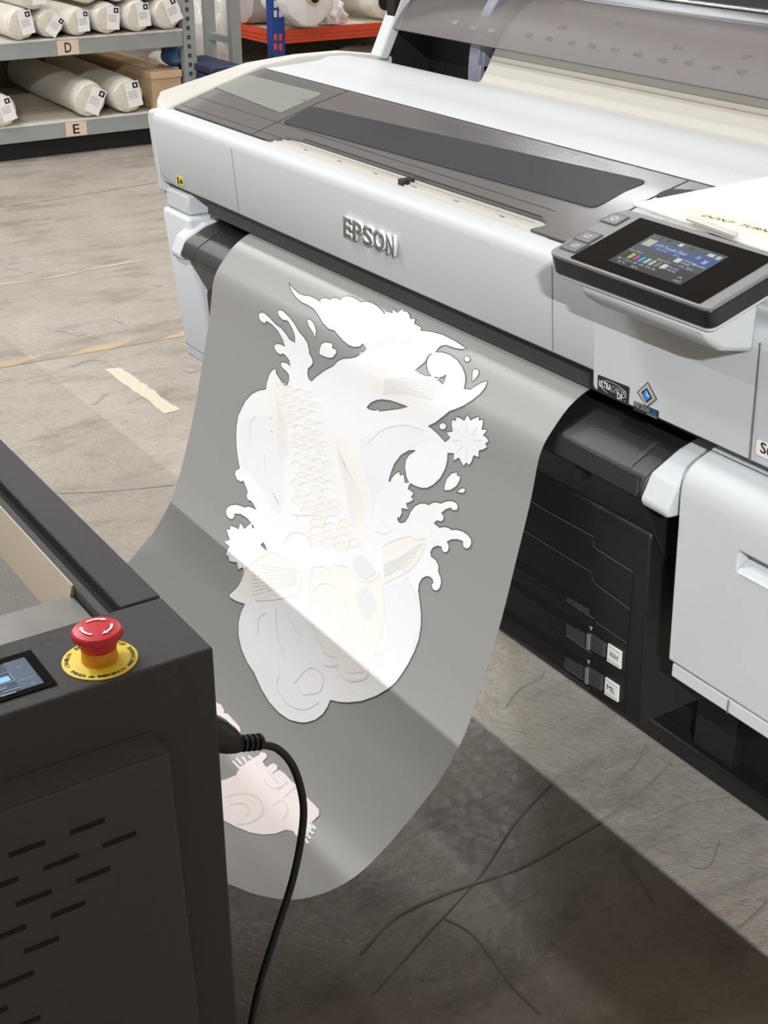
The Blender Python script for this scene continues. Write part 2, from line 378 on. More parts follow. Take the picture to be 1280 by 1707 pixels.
# rounded lower lip hanging at the right of the fascia
lip = B(); z0, z1 = -.612, -.53; xa = ony(986, 640, 1.0845).x
FN = V((0, -.11, -.009)).normalized(); FU = V((0, -.009, .11)).normalized()
def fpl(px, py, d=0): return onp(px, py, V((0, 1.0765, H-.476)), FN)+FN*d
yl = lambda z: 1.0765+(-.476-z)*.009/.11-.0003
slab(lip, rquad([V((xa, yl(-.478), H-.478)), V((xa, yl(-.6125), H-.6125)), V((XR, yl(-.6125), H-.6125)), V((XR, yl(-.478), H-.478))], .008), FN, .03)
obj('fascia_lip', lip, 'white', pr, bevel=.0015)
# left side rim (raised cheek) lofted: outer edge, inner edge, side wall
outer = [(1.0985, -.465), (1.101, -.444), (1.110, -.429), (1.16, -.418), (1.293, -.391), (1.40, -.3835), (1.50, -.3835), (1.60, -.3975), (1.688, -.4145), (1.692, -.445)]
inner = [(1.0985, -.465), (1.102, -.459), (1.12, -.4545), (1.18, -.436), (1.318, -.395), (1.40, -.3855), (1.50, -.3845), (1.60, -.3985), (1.688, -.4155), (1.692, -.445)]
b = B(); xo, xi = XL, -2.449
def loftx(b, A, C, xa, xb, zb=-.62):
    ra = [b.verts.new((xa, y, z+H)) for y, z in A]; rb = [b.verts.new((xb, y, z+H)) for y, z in C]
    la = [b.verts.new((xa, y, zb+H)) for y, z in A]; lb = [b.verts.new((xb, y, zb+H)) for y, z in C]
    n = len(A)
    for i in range(n-1):
        b.faces.new((ra[i], ra[i+1], rb[i+1], rb[i])); b.faces.new((la[i+1], la[i], lb[i], lb[i+1])); b.faces.new((ra[i+1], ra[i], la[i], la[i+1])); b.faces.new((rb[i], rb[i+1], lb[i+1], lb[i]))
    b.faces.new((ra[0], rb[0], lb[0], la[0])); b.faces.new((rb[-1], ra[-1], la[-1], lb[-1]))
loftx(b, outer, inner, xo-.002, xi)
obj('side_rim', b, 'warmwhite', pr, bevel=.004, seg=3)
# rounded front left end cap of the fascia
b = B(); pts = []
for j in range(7):
    a = math.pi/2*j/6; pts.append((XL-.002+.022*(1-math.sin(a)), 1.0745+.022*(1-math.cos(a))))
vt = [b.verts.new((x, y, H-.4585)) for x, y in pts]; vb = [b.verts.new((x, y+.011, H-.612)) for x, y in pts]
ex = [b.verts.new((XL+.03, 1.0760, H-.4585)), b.verts.new((XL+.03, 1.12, H-.4585)), b.verts.new((XL-.002, 1.12, H-.4585))]
eb = [b.verts.new((XL+.03, 1.0870, H-.612)), b.verts.new((XL+.03, 1.14, H-.612)), b.verts.new((XL-.002, 1.14, H-.612))]
T = vt + ex[::-1]; T = vt[::-1] + [ex[0], ex[1], ex[2]]; Bt = vb[::-1] + [eb[0], eb[1], eb[2]]
b.faces.new(T); b.faces.new(Bt[::-1])
for i in range(len(T)): b.faces.new((T[i], T[(i+1) % len(T)], Bt[(i+1) % len(T)], Bt[i]))
obj('corner_cap', b, 'white', pr, bevel=.006, seg=4)
# seams of the fascia
def seam(name, pts, w=.0012, m='seam', nrm=-Y, parent=pr): return obj(name, ribbon(B(), pts, nrm, w), m, parent, smooth=False, recalc=False)
for x, zb in ((-2.128, -.588), (-1.271, -.588)):
    seam('panel_seam', [V((x, 1.0758, H-.474)), V((x, 1.0850, H+zb))])
seam('panel_seam', [V((-.9295, 1.0758, H-.474)), V((-.9295, 1.0838, H-.612))], .0022)
seam('panel_seam', [onx(262, 182, XL+.03)*1 if False else V((XL+.021, 1.0755, H-.47)), V((XL+.021, 1.0850, H-.60))], .001)
seam('panel_seam', [V((XL+.021, 1.0848, H-.575)), V((XL+.10, 1.0848, H-.588))], .001)
# warning sticker
st = obj('warning_sticker', slab(B(), [ony(294, 293, 1.083), ony(295, 306, 1.083), ony(306, 310, 1.083), ony(303, 295, 1.083)], -Y, .0008), 'yellow', pr, smooth=False)
obj('sticker_mark', slab(B(), [ony(295, 294, 1.0822), ony(296, 306, 1.0822), ony(298, 307, 1.0822), ony(297, 295, 1.0822)], -Y, .0003), 'ink', st, smooth=False)
obj('sticker_mark', slab(B(), [ony(301, 297, 1.0822), ony(299, 305, 1.0822), ony(305, 307, 1.0822)], -Y, .0003), 'ink', st, smooth=False)
# logo
lo, hi = ony(577.5, 391.5, 1.0785), ony(662, 427, 1.0785); wd = hi.x-lo.x
zl = ony(577.5, 391, 1.0785).z-.001
for ch, a_, c_ in (('E', 0, .165), ('P', .19, .375), ('S', .395, .59), ('O', .605, .82), ('N', .845, 1)):
    text('brand_letter', ch, V((lo.x+wd*a_, 1.0803, zl)), X, Z, wd*(c_-a_), .0305, 'logo_face', pr, ext=.0075, bold=.034, m2='logo_side')
# ---- covers on top
def gl(y):   # cover surface height
    P = [(1.12, -.4565), (1.249, -.417), (1.318, -.401)]
    for (a, za), (c, zc) in zip(P, P[1:]):
        if y <= c: return za+(zc-za)*(y-a)/(c-a)
    return -.401
def ong(px, py):   # sight line meets the cover surface
    r = ray(px, py); best = None
    for i in range(400):
        y = 1.12+.2*i/399; p = EYE+r*(y/r.y); e = abs(p.z-H-gl(y))
        if best is None or e < best[0]: best = (e, p)
    return best[1]
GN = V((0, -.27, 1)).normalized()
def cover(name, x0, x1, m, ya=1.1215, yb=1.3175, dz=0, t=.004, parent=pr):
    pts = [(ya, gl(ya)+dz)] + [(y, gl(y)+dz) for y in (1.16, 1.2, 1.249, 1.285) if ya < y < yb] + [(yb, gl(yb)+dz)]
    return obj(name, sheet(B(), pts, x0, x1, t), m, parent)
XS = -2.1345; XE = -1.290
cover('end_cover', -2.447, XS-.001, 'smoke')
# main cover: sheet with the rounded media slot cut out of its front
mc = cover('front_cover', XS+.001, XE, 'smoke')
sl = [ong(450, 228), ong(482, 236), ong(640, 279), ong(770, 322), ong(905, 366), ong(920, 374), ong(916, 384), ong(905, 395)]
cb = B(); ys = 1.143
cp = [V((-2.085, 1.10, 0)), V((-2.075, 1.128, 0)), V((-2.045, 1.146, 0)), V((-2.01, 1.150, 0)), V((-1.385, 1.150, 0)), V((-1.368, 1.146, 0)), V((-1.362, 1.137, 0)), V((-1.372, 1.123, 0)), V((-1.380, 1.10, 0))]
slab(cb, [V((p.x, p.y, H-.40)) for p in cp], Z, .1)
cut(mc, cb)
cover('right_cover', XE+.002, -1.02, 'smoke')
# panes
def pane(name, px, m, r, up=.0015, parent=mc):
    return obj(name, slab(B(), rquad([ong(*p)+GN*up for p in px], r), GN, .0012), m, parent, smooth=False)
pane('dark_window', [(520, 178), (1080, 303), (990, 348), (470, 205)], 'smokedark', .012)
pane('clear_window', [(355, 145), (415, 126), (538, 157), (468, 189)], 'smokelight', .008, parent=pr)
pane('inset_window', [(1088, 330), (1112, 316), (1160, 318), (1160, 330)], 'smokedark', .012, parent=pr)
seam('cover_joint', [V((XS, 1.1215, H+gl(1.1215)+.0005)), V((XS, 1.249, H+gl(1.249)+.0005)), V((XS, 1.3175, H+gl(1.3175)+.0005))], .002, 'ink', GN)
seam('cover_joint', [V((XE+.0005, 1.1215, H+gl(1.1215)+.0005)), V((XE+.0005, 1.249, H+gl(1.249)+.0005)), V((XE+.0005, 1.3175, H+gl(1.3175)+.0005))], .0025, 'ink', GN)
for y in (1.170, 1.135):
    seam('cover_crease', [V((-2.44, y, H+gl(y)+.0006)), V((XE-.09, y, H+gl(y)+.0006))], .0009, 'ink', GN)
seam('cover_crease', [V((-2.01, 1.1505, H+gl(1.1505)+.0008)), V((-1.385, 1.1505, H+gl(1.1505)+.0008))], .003, 'ink', GN)
seam('cover_crease', [V((-2.447, 1.3178, H-.4005)), V((-1.0, 1.3178, H-.4005))], .0022, 'seam', Z)
# interior seen through the slot: beige ledge, rail, clip
obj('interior_ledge', sheet(B(), [(1.122, -.4605), (1.150, -.4535), (1.165, -.452)], -2.09, -1.34, .003), 'paper', pr)
obj('interior_trough', prof(B(), [(1.165, -.495), (1.305, -.495), (1.305, -.43), (1.295, -.43), (1.29, -.485), (1.175, -.485), (1.172, -.467), (1.165, -.467)], -2.44, -1.03), 'exit', pr)
for zz, yy in ((-.4565, 1.128), (-.454, 1.138)):
    obj('platen_rail', box(B(), -2.07, -1.37, yy, yy+.0015, zz-.006, zz), 'warmwhite', pr)
for k in range(6):
    x = -1.98+k*.105; obj('platen_tick', box(B(), x, x+.012, 1.1335, 1.1345, -.458, -.4565), 'seam', pr, smooth=False)
obj('platen_clip', box(B(), -1.692, -1.676, 1.127, 1.147, -.462, -.4505), 'blackgloss', pr, bevel=.001)
# rear slot strip and rear roll bay
obj('bay_floor', box(B(), XL+.03, XR, 1.62, 1.95, -.47, -.445), 'greyrail', pr)
bt = B(); box(bt, -2.33, -2.18, 1.622, 1.645, -.445, -.436); obj('bay_strip', bt, 'warmwhite', pr)
bt = B()
for k in range(7): box(bt, -2.325+k*.02, -2.317+k*.02, 1.645, 1.652, -.445, -.428)
obj('bay_clip_row', bt, 'silver', pr)
obj('bay_back_wall', box(B(), XL+.03, XR, 1.93, 1.95, -.47, -.02), 'deepblack', pr)
obj('bay_side_wall', box(B(), XL+.008, XL+.036, 1.615, 1.95, -.47, .05), 'deepblack', pr)
obj('bay_inner_wall', box(B(), XL+.036, -2.20, 1.70, 1.72, -.445, -.20), 'deepblack', pr)
# white leaning post of the roll bay
b = B(); prof(b, [(1.578, -.40), (1.60, -.405), (1.98, .36), (1.94, .36)], XL-.001, -2.437); obj('bay_post', b, 'white', pr, bevel=.004)
# blue grey roll flange
def arc(cy, cz, r, a0, a1, n): return [(cy+r*math.cos(math.radians(a0+(a1-a0)*i/n)), cz+r*math.sin(math.radians(a0+(a1-a0)*i/n))) for i in range(n+1)]
fb = B(); ring = arc(1.79, -.385, .168, 95, 200, 14); rin = arc(1.79, -.385, .132, 95, 200, 14)
prof(fb, ring+rin[::-1], -2.195, -2.165); box(fb, -2.20, -2.16, 1.625, 1.65, -.445, -.385); box(fb, -2.205, -2.16, 1.632, 1.66, -.40, -.36)
obj('roll_flange', fb, 'bluegrey', pr, bevel=.003)
# translucent hinged cover over the roll with its dark rail
cv = [(1.61, -.343), (1.622, -.325), (1.640, -.304), (1.662, -.285), (1.69, -.270), (1.722, -.2625)]
rc = obj('roll_cover', sheet(B(), cv, XL+.036, XR, .003), 'rollcover', pr)
obj('cover_edge', sheet(B(), [(1.6090, -.3445), (1.6100, -.343)], XL+.036, XR, .004), 'seam', rc)
obj('cover_rail', prof(B(), [(1.722, -.2665), (1.722, -.260), (1.745, -.250), (1.78, -.243), (1.85, -.236), (1.85, -.262)], XL+.036, XR), 'greyrail', pr, bevel=.004)
obj('cover_highlight_bar', prof(B(), [(1.752, -.247), (1.756, -.2445), (1.764, -.2425), (1.766, -.247)], XL+.036, XR), 'silver', pr)
def oncv(px, py):
    r = ray(px, py); best = None
    for (ya, za), (yb, zb) in zip(cv, cv[1:]):
        for i in range(20):
            t = i/20; y = ya+(yb-ya)*t; p = EYE+r*(y/r.y); e = abs(p.z-H-(za+(zb-za)*t))
            if best is None or e < best[0]: best = (e, p, V((0, yb-ya, zb-za)).normalized())
    return best[1], best[2]
for s, px, py in [('27', 1028, 42), ('24', 935, 48), ('24', 1127, 82), ('27', 1242, 98), ('22', 880, 62), ('40', 913, 68), ('47', 950, 75), ('50', 985, 80), ('41', 1023, 86), ('45', 1060, 94), ('45', 1102, 104), ('40', 1145, 108), ('47', 1190, 117), ('47', 1233, 124), ('180', 757, 41), ('250', 787, 50), ('200', 818, 55)]:
    p, d2 = oncv(px, py)
    text('cover_number', s, p-X*.01+V((0, -.0006, .0006)), X, d2, .019, .008, 'greyink' if px < 840 else 'seam', rc, ext=.0002)
# right end: raised deck over the recess and the end wall
obj('right_end_deck', prof(B(), [(1.122, -.50), (1.122, -.470), (1.3175, -.412), (1.3175, -.50)], -1.018, XR), 'white', pr)
b = B(); prof(b, [(1.09, -.61), (1.08, -.475), (1.10, -.452), (1.293, -.394), (1.40, -.386), (1.50, -.386), (1.60, -.40), (1.72, -.42), (1.95, -.42), (1.95, -.61)], XR, XR+.022); obj('right_end_wall', b, 'white', pr, bevel=.004)
# ---- control panel
PT = math.atan(.30); PN = V((0, -math.sin(PT), math.cos(PT))); PV = V((0, math.cos(PT), math.sin(PT)))
P0 = V((-1.0, .99, H-.4215))
cpq = [onp(917, 417, P0, PN), onp(1168, 524, P0, PN), onp(1168, 524, P0, PN)+PV*.119, onp(917, 417, P0, PN)+PV*.119]
xA, xB = cpq[0].x, cpq[1].x; yv = .119
cpq = [P0+X*(xA+1.0), P0+X*(xB+1.0), P0+X*(xB+1.0)+PV*yv, P0+X*(xA+1.0)+PV*yv]
cp_ = obj('control_panel', slab(B(), rquad(cpq, .012), PN, .005), 'bezel', pr, bevel=.0012)
def ins(quad, d, dn): c = sum(quad, V())/4; return [p+(c-p).normalized()*d+PN*dn for p in quad]
obj('panel_side', slab(B(), rquad(ins(cpq, .0005, -.0048), .012), PN, .0205), 'blackgloss', cp_, bevel=.0015)
obj('panel_underside', slab(B(), rquad(ins(cpq, .004, -.0253), .012), PN, .006), 'white', cp_, bevel=.002)
br = B(); prof(br, [(1.0, -.448), (1.005, -.462), (1.03, -.478), (1.0775, -.488), (1.0775, -.43)], xA+.045, xB-.012); obj('panel_bracket', br, 'white', pr, bevel=.006)
def pp(px, py, up=0): return onp(px, py, P0, PN)+PN*up
gq = [pp(955, 432), pp(1166, 505), pp(1283, 428), pp(1062, 362)]
gx0 = (gq[0].x+gq[3].x)/2; gx1 = xB-.016; 
gq = [V((gx0, gq[0].y, gq[0].z)), V((gx1, gq[0].y, gq[0].z)), V((gx1, gq[3].y, gq[3].z)), V((gx0, gq[3].y, gq[3].z))]
gs = obj('display_glass', slab(B(), rquad([p+PN*.0008 for p in gq], .002), PN, .0015), 'glassblack', cp_)
Lq = [pp(1018, 438), pp(1138, 479), pp(1211, 428), pp(1085, 390)]
lx0, lx1 = (Lq[0].x+Lq[3].x)/2, (Lq[1].x+Lq[2].x)/2; ly0, ly1 = (Lq[0].y+Lq[1].y)/2, (Lq[2].y+Lq[3].y)/2
LO = V((lx0, ly0, P0.z+(ly0-P0.y)*math.tan(PT)))+PN*.0011; LW = lx1-lx0; LH = (ly1-ly0)/math.cos(PT)
def lrect(x, y, w, h, m, up=.0002, name='screen_item', LO_=None, parent=None, W=None, Hh=None, u=X, v=PV, n=PN):
    o_ = LO if LO_ is None else LO_; W = LW if W is None else W; Hh = LH if Hh is None else Hh
    o = o_+u*(x*W)+v*(y*Hh)+n*up
    return obj(name, slab(B(), [o, o+u*(w*W), o+u*(w*W)+v*(h*Hh), o+v*(h*Hh)], n, .0001), m, parent or gs, smooth=False)
def ltext(s, x, y, w, h, m='lcd_wht', up=.0006): return text('screen_text', s, LO+X*(x*LW)+PV*(y*LH), X, PV, w*LW, h*LH, m, gs, ext=up-.0001+.0001 if up < .0005 else .00045)
lrect(0, 0, 1, 1, 'lcd', name='lcd_panel')
lrect(0, 0, 1, .38, 'lcdgrey', .00025); lrect(.02, .62, .80, .20, 'lcdblue', .00025); lrect(.72, .55, .28, .3, 'lcdblue', .0003)
lrect(.04, .64, .12, .2, 'lcd_crm', .00035); lrect(.025, .64, .012, .22, 'lcdblue', .00035)
ltext('DTF Transfer Sheet', .2, .70, .42, .08); ltext('Remaining', .26, .63, .14, .04); ltext('2.6 m', .5, .62, .08, .05)
ltext('26', .74, .72, .05, .07); ltext('Dirty Status', .03, .41, .18, .05); ltext('Head 2.0 m', .42, .40, .18, .05)
for k, c in enumerate(['kbk', 'yel', 'mag', 'cya', 'lcy', 'lgr', 'olv', 'org']):
    lrect(.05+k*.073, .22, .045, .15, 'lcd_'+c, .00035)
ltext('BK  Y  M  C  OR  WH  WH  ML', .05, .13, .52, .05); ltext('30 °C', .1, .05, .1, .05); ltext('50 %', .3, .03, .09, .05)
for x, y in ((.40, .88), (.55, .88), (.12, .9), (.22, .9)): lrect(x, y, .05, .08, 'lcd_wht' if x == .40 else 'lcdgrey', .00035)
lrect(.80, .86, .08, .08, 'lcd_wht', .0004); lrect(.91, .84, .06, .1, 'lcd_lcy', .0004); lrect(.86, .64, .015, .1, 'lcd_wht', .0004); lrect(.89, .64, .015, .1, 'lcd_wht', .0004)
lrect(.80, .55, .17, .015, 'lcd_wht', .0004); lrect(.59, .48, .07, .12, 'lcd_wht', .0004); lrect(.56, .24, .07, .12, 'lcd_wht', .0004)
ltext('Maintenance\nCleaning', .68, .48, .17, .13); ltext('1 H   20 H', .72, .40, .17, .05); ltext('Periodic\nCleaning', .65, .22, .13, .13); ltext('14:27', .87, .04, .09, .06); ltext('ON', .87, .14, .05, .05)
# buttons on the bezel
for (px, py, kind) in ((1025, 366, 'p'), (980, 396, 'a'), (958, 411, 'b')):
    c = pp(px, py); w, h = .0125, .0105
    rq = lambda e, up: rquad([c+X*(-w-e)+PV*(-h-e)+PN*up, c+X*(w+e)+PV*(-h-e)+PN*up, c+X*(w+e)+PV*(h+e)+PN*up, c+X*(-w-e)+PV*(h+e)+PN*up], .003)
    obj('button_recess', slab(B(), rq(.002, .0004), PN, .0008), 'exit', cp_, smooth=False)
    bt = obj('button', slab(B(), rq(-.0005, .0014), PN, .0015), 'buttonsil', cp_, bevel=.0006)
    ic = B()
    if kind == 'p':
        P = [c+X*(.0042*math.sin(math.radians(a)))+PV*(.0042*math.cos(math.radians(a)))+PN*.0018 for a in range(35, 326, 15)]; ribbon(ic, P, PN, .0009); ribbon(ic, [c+PV*.001+PN*.0018, c+PV*.005+PN*.0018], PN, .0009)
    else:
        s_ = 1 if kind == 'a' else -1
        ribbon(ic, [c+X*(-.005*s_)+PV*.003+PN*.0018, c+X*(-.005*s_)-PV*.002+PN*.0018, c+X*(.003*s_)-PV*.002+PN*.0018, c+X*(.003*s_)+PV*.001+PN*.0018], PN, .0009); ribbon(ic, [c-X*.002+PV*.002+PN*.0018, c+X*.005+PV*.003+PN*.0018], PN, .0009)
    obj('button_icon', ic, 'whiteink', bt, smooth=False, recalc=False)
# clear hinge tab behind the display
tb = B(); c0, c1 = pp(1147, 366, .004), pp(1228, 396, .004); slab(tb, rquad([c0-PV*.004, c1-PV*.004, c1+PV*.004, c0+PV*.004], .002), PN, .003); obj('clear_tab', tb, 'cleartab', cp_)
# ---- stickers on the lower fascia
YSK = 1.0828
def fy(px, py, dy=0): return fpl(px, py, dy+.0008)
def ptext(s_, x0, y0, x1, hgt, m, par, bold=0, d=.0012):
    a_ = fpl(x0, y0, d); b_ = fpl(x1, y0+(x1-x0)*.46, d); return text('sticker_text', s_, V((a_.x, a_.y, a_.z)), X, FU, b_.x-a_.x, hgt, m, par, bold=bold)
sk = obj('ink_sticker', slab(B(), rquad([fy(996.5, 652), fy(1048, 676), fy(1050, 645), fy(997, 624)], .002), -Y, .0008), 'sticker', pr, smooth=False)
ptext('ULTRA', 999.5, 643, 1020, .0090, 'whiteink', sk, .02)
ptext('CHROME', 1021, 652.5, 1045, .0090, 'greysil', sk)
ptext('DF', 1030, 664, 1039, .0085, 'whiteink', sk, .015)
ptext('TM', 1041, 669, 1044, .0022, 'greysil', sk)
e = B(); cc = (fy(998, 638)+fy(1048, 662))/2; cc.z += .001; P = [cc+X*(.024*math.cos(t/10))+FU*(.0085*math.sin(t/10))+FN*.0006 for t in range(-8, 44)]; ribbon(e, P, -Y, .0009); obj('sticker_swoosh', e, 'greysil', sk, smooth=False, recalc=False)
dk = obj('print_head_sticker', slab(B(), rquad([fy(1056, 683), fy(1097.5, 699), fy(1098.5, 685), fy(1057, 668)], .001), -Y, .0008), 'sticker', pr, smooth=False)
ptext('PRECISION', 1058, 676.5, 1082.5, .0062, 'greysil', dk)
ptext('CORE', 1083, 688, 1096, .0062, 'blueprint', dk)
ptext('PRINTHEAD', 1080, 691, 1096, .0028, 'greysil', dk)
def fpoly(nm, pts, m, dy, par): return obj(nm, slab(B(), [fy(*p, dy) for p in pts], -Y, .0002), m, par, smooth=False)
fpoly('diamond_mark', [(1081, 636), (1096, 665), (1079, 679), (1063, 653)], 'ink', .0004, dk)
fpoly('diamond_mark', [(1081, 638), (1094.5, 664.5), (1079, 677), (1065, 653)], 'greysil', .0008, dk)
fpoly('diamond_mark', [(1080, 646), (1089, 663), (1079, 671), (1071, 653)], 'ink', .0012, dk)
fpoly('diamond_mark', [(1079.5, 649), (1086.5, 662), (1079, 668), (1073, 656)], 'blueprint', .0016, dk)
fpoly('diamond_mark', [(1079.5, 649), (1086.5, 662), (1079, 660)], 'lightblue', .002, dk)
pl = obj('model_plate', slab(B(), rquad([fy(1259, 757), fy(1300, 776), fy(1303, 744), fy(1261, 729)], .003), -Y, .001), 'greysil', pr, smooth=False)
obj('plate_face', slab(B(), rquad([fy(1260, 756, .0005), fy(1299, 774, .0005), fy(1302, 745, .0005), fy(1262, 731, .0005)], .003), -Y, .001), 'boardwhite', pl, smooth=False)
text('plate_text', 'SureColor', fpl(1269, 753, .0018), X, FU, .085, .013, 'ink', pl, bold=.01)
# ---- under the fascia
obj('exit_strip', box(B(), -2.30, -1.03, 1.109, 1.17, -.6262, -.575), 'exit', pr)
obj('underside', box(B(), XL+.02, XR, 1.17, 1.6, -.66, -.60), 'deepblack', pr)
gp = [(1.20, -.640), (1.155, -.643), (1.110, -.654), (1.068, -.675), (1.064, -.679), (1.054, -.700), (1.060, -.706), (1.10, -.706), (1.20, -.70)]
gd = obj('exit_guide', prof(B(), gp, -2.318, -1.062), 'black', pr, bevel=.003)
def onguide(x, y):
    for (ya, za), (yb, zb) in zip(gp, gp[1:]):
        if yb <= y <= ya: return V((x, y, H+za+(zb-za)*(y-ya)/(yb-ya)))
# raised ribs and inlaid flap of the guide
for xa_, xb_ in ((-2.27, -2.262), (-1.10, -1.092)):
    obj('guide_rib', prof(B(), [(y, z+.0012) for y, z in gp[2:6]]+[(y+.004, z-.004) for y, z in gp[2:6][::-1]], xa_, xb_), 'black', gd, bevel=.0005)
fpq = [ony(929, 722, 1.0625), ony(1067, 794, 1.0625), ony(1062, 829, 1.0535), ony(916, 751, 1.0535)]
obj('guide_flap', slab(B(), [p+V((0, -.0015, .0005)) for p in fpq], V((0, -1, .4)).normalized(), .0025), 'black', gd, bevel=.001)
for x0, x1, ex in ((-1.062, -1.017, 0), (-2.358, -2.318, 0)):
    obj('guide_end_block', prof(B(), [(1.25, -.625), (1.155, -.638), (1.110, -.650), (1.068, -.671), (1.0535, -.702), (1.058, -.712), (1.10, -.716), (1.25, -.69)], x0, x1), 'white', pr, bevel=.004)
obj('guide_notch', box(B(), -1.183, -1.168, 1.055, 1.07, -.722, -.7065), 'deepblack', gd)
obj('unit_recess', prof(B(), [(1.06, -.706), (1.10, -.70), (1.15, -.70), (1.15, -.80), (1.11, -.80)], -2.29, -1.066), 'black', pr, bevel=.002)
# black ink unit
YU = 1.087
unit = [(1.092, -.763), (1.100, -.7585), (1.112, -.762), (1.14, -.78), (1.50, -.80), (1.50, -1.047), (1.096, -1.047), (1.0975, -.90), (YU, -.775)]
unit = [(1.088, -.775), (1.090, -.766), (1.097, -.7605), (1.106, -.760), (1.125, -.768), (1.50, -.80), (1.50, -1.051), (1.102, -1.051)]
iu = obj('ink_unit', prof(B(), unit, -2.284, -1.073), 'black', pr, bevel=.003)
def uy(px, py, d=0):   # sight line meets the sloping front of the ink unit
    n = V((0, -.276, -.014)).normalized(); return onp(px, py, V((0, 1.088, H-.775)), n)+n*d
UN = V((0, -.276, -.014)).normalized()
def uline(name, pts, w=.0016, m='slot', d=.0007): return obj(name, ribbon(B(), [uy(*p, d) for p in pts], UN, w), m, iu, smooth=False, recalc=False)
def upoly(name, pts, m, d, t, bev=0, parent=None): return obj(name, slab(B(), [uy(*p, d) for p in pts], UN, t), m, parent or iu, smooth=False, bevel=bev)
s1 = [(858, 815), (910, 849), (990, 893), (990, 907), (996, 914), (1056, 952)]; s2 = [(845, 866), (873, 882), (988, 953), (988, 965), (995, 973), (1051, 1014)]
for sname in (s1, s2):
    uline('lid_seam', sname, .002); uline('lid_seam_edge', [(x, y+1.6) for x, y in sname], .0008, 'bezel', .0008)
uline('lid_seam', [(1056, 952), (1051, 1014), (1046, 1070), (1040, 1190), (983, 1149)], .0022)
uline('lid_seam', [(991, 1031), (989, 1052)], .0022); uline('lid_seam', [(988, 1088), (985, 1108)], .0022)
uline('lid_seam_edge', [(993, 1036), (1046, 1072)], .0007, 'bezel'); uline('lid_seam', [(983, 1150), (1030, 1181)], .003); uline('lid_seam', [(990, 1090), (1033, 1118)], .002)
upoly('bay_opening', [(885, 808), (945, 842), (947, 862), (885, 828)], 'slot', .0006, .0006)
for (tl, tr, brr, bl, hl) in (((820, 908), (986, 1009), (986, 1026), (815, 930), [(944, 999), (992, 1031)]), ((812, 938), (984, 1052), (985, 1086), (808, 978), [(945, 1058), (988, 1088)]), ((812, 995), (983, 1108), (980, 1138), (806, 1028), [(946, 1114), (982, 1138)])):
    upoly('pull_recess', [tl, tr, brr, bl], 'slot', .0006, .0006)
    # sloping floor of the recess
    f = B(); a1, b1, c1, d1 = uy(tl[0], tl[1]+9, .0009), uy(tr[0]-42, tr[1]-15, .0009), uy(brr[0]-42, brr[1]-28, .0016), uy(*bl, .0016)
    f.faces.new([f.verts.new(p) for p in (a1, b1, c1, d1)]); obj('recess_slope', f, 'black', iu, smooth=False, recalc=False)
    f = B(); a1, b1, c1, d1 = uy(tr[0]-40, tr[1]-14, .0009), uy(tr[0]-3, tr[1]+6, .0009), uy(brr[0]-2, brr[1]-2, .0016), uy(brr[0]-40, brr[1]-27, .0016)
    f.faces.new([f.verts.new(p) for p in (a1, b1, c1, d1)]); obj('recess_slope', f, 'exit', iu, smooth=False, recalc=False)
    uline('recess_highlight', hl, .0009, 'bezel', .002)  # highlight on the lower recess edge, drawn as a light grey line
for (tab, lab, s, tri) in (([(985, 1053), (1012, 1072), (1011, 1094), (984, 1078)], [(1015, 1072), (1037.5, 1086), (1036, 1115), (1013, 1101)], 'WH', (986, 1047)), ([(982, 1109), (1008, 1126), (1007, 1150), (981, 1135)], [(1010.5, 1128), (1033, 1143), (1031.5, 1170), (1009, 1156)], 'ML', (982, 1103))):
    upoly('lock_tab', tab, 'exit', .006, .006, .0012)
    upoly('lock_tab_lip', [(tab[0][0], tab[0][1]), (tab[0][0]+5, tab[0][1]+3), (tab[3][0]+5, tab[3][1]+3), tab[3]], 'bezel', .008, .003, .0006)
    lb = upoly('ink_label', lab, 'labelwhite', .0022, .0022, .0004, iu)
    lb['label'] = 'white label reading '+s
    o_ = uy(lab[3][0]+6, lab[3][1]-6, .0026); v_ = Z
    o_ = uy(lab[3][0]+4.5, lab[3][1]-9, .0026); text('label_text', s, o_, X, V((0, .05, 1)).normalized(), .0165, .0085, 'ink', lb, ext=.0004, bold=0)
    obj('label_rule', ribbon(B(), [uy(lab[3][0]+1, lab[3][1]-4, .0026), uy(lab[2][0]-1, lab[2][1]-4, .0026)], UN, .0008), 'ink', lb, smooth=False, recalc=False)
    obj('label_rule', ribbon(B(), [uy(lab[0][0]+1, lab[0][1]+3, .0026), uy(lab[1][0]-1, lab[1][1]+3, .0026)], UN, .0006), 'ink', lb, smooth=False, recalc=False)
    upoly('arrow_mark', [(tri[0]-2.5, tri[1]-4), (tri[0]+2.5, tri[1]-1), (tri[0], tri[1]+4)], 'greysil', .0012, .0006)
# right white cabinet
YC = 1.065
cab = [(YC+.012, -.645), (YC+.005, -.653), (YC+.001, -.664), (YC, -.68), (YC+.010, -.907), (1.55, -.907), (1.55, -.628), (YC+.06, -.628), (YC+.035, -.634), (YC+.022, -.639)]
rcab = obj('right_cabinet_door', prof(B(), cab, -1.0095, XR), 'white', pr, bevel=.003)
hp = [ony(1230, 920, YC), ony(1232, 957, YC)]
cut(rcab, slab(B(), rquad([V((hp[0].x, 1.05, hp[0].z)), V((hp[0].x+.12, 1.05, hp[0].z)), V((hp[0].x+.12, 1.05, hp[1].z)), V((hp[0].x, 1.05, hp[1].z))], .004), -Y, .045))
obj('handle_scoop', prof(B(), [(1.093, hp[0].z-H-.001), (1.0945, hp[1].z-H), (1.0655, hp[1].z-H), (1.068, hp[1].z-H+.003), (1.088, hp[0].z-H-.012), (1.085, hp[0].z-H)], hp[0].x+.001, hp[0].x+.119), 'white', rcab)
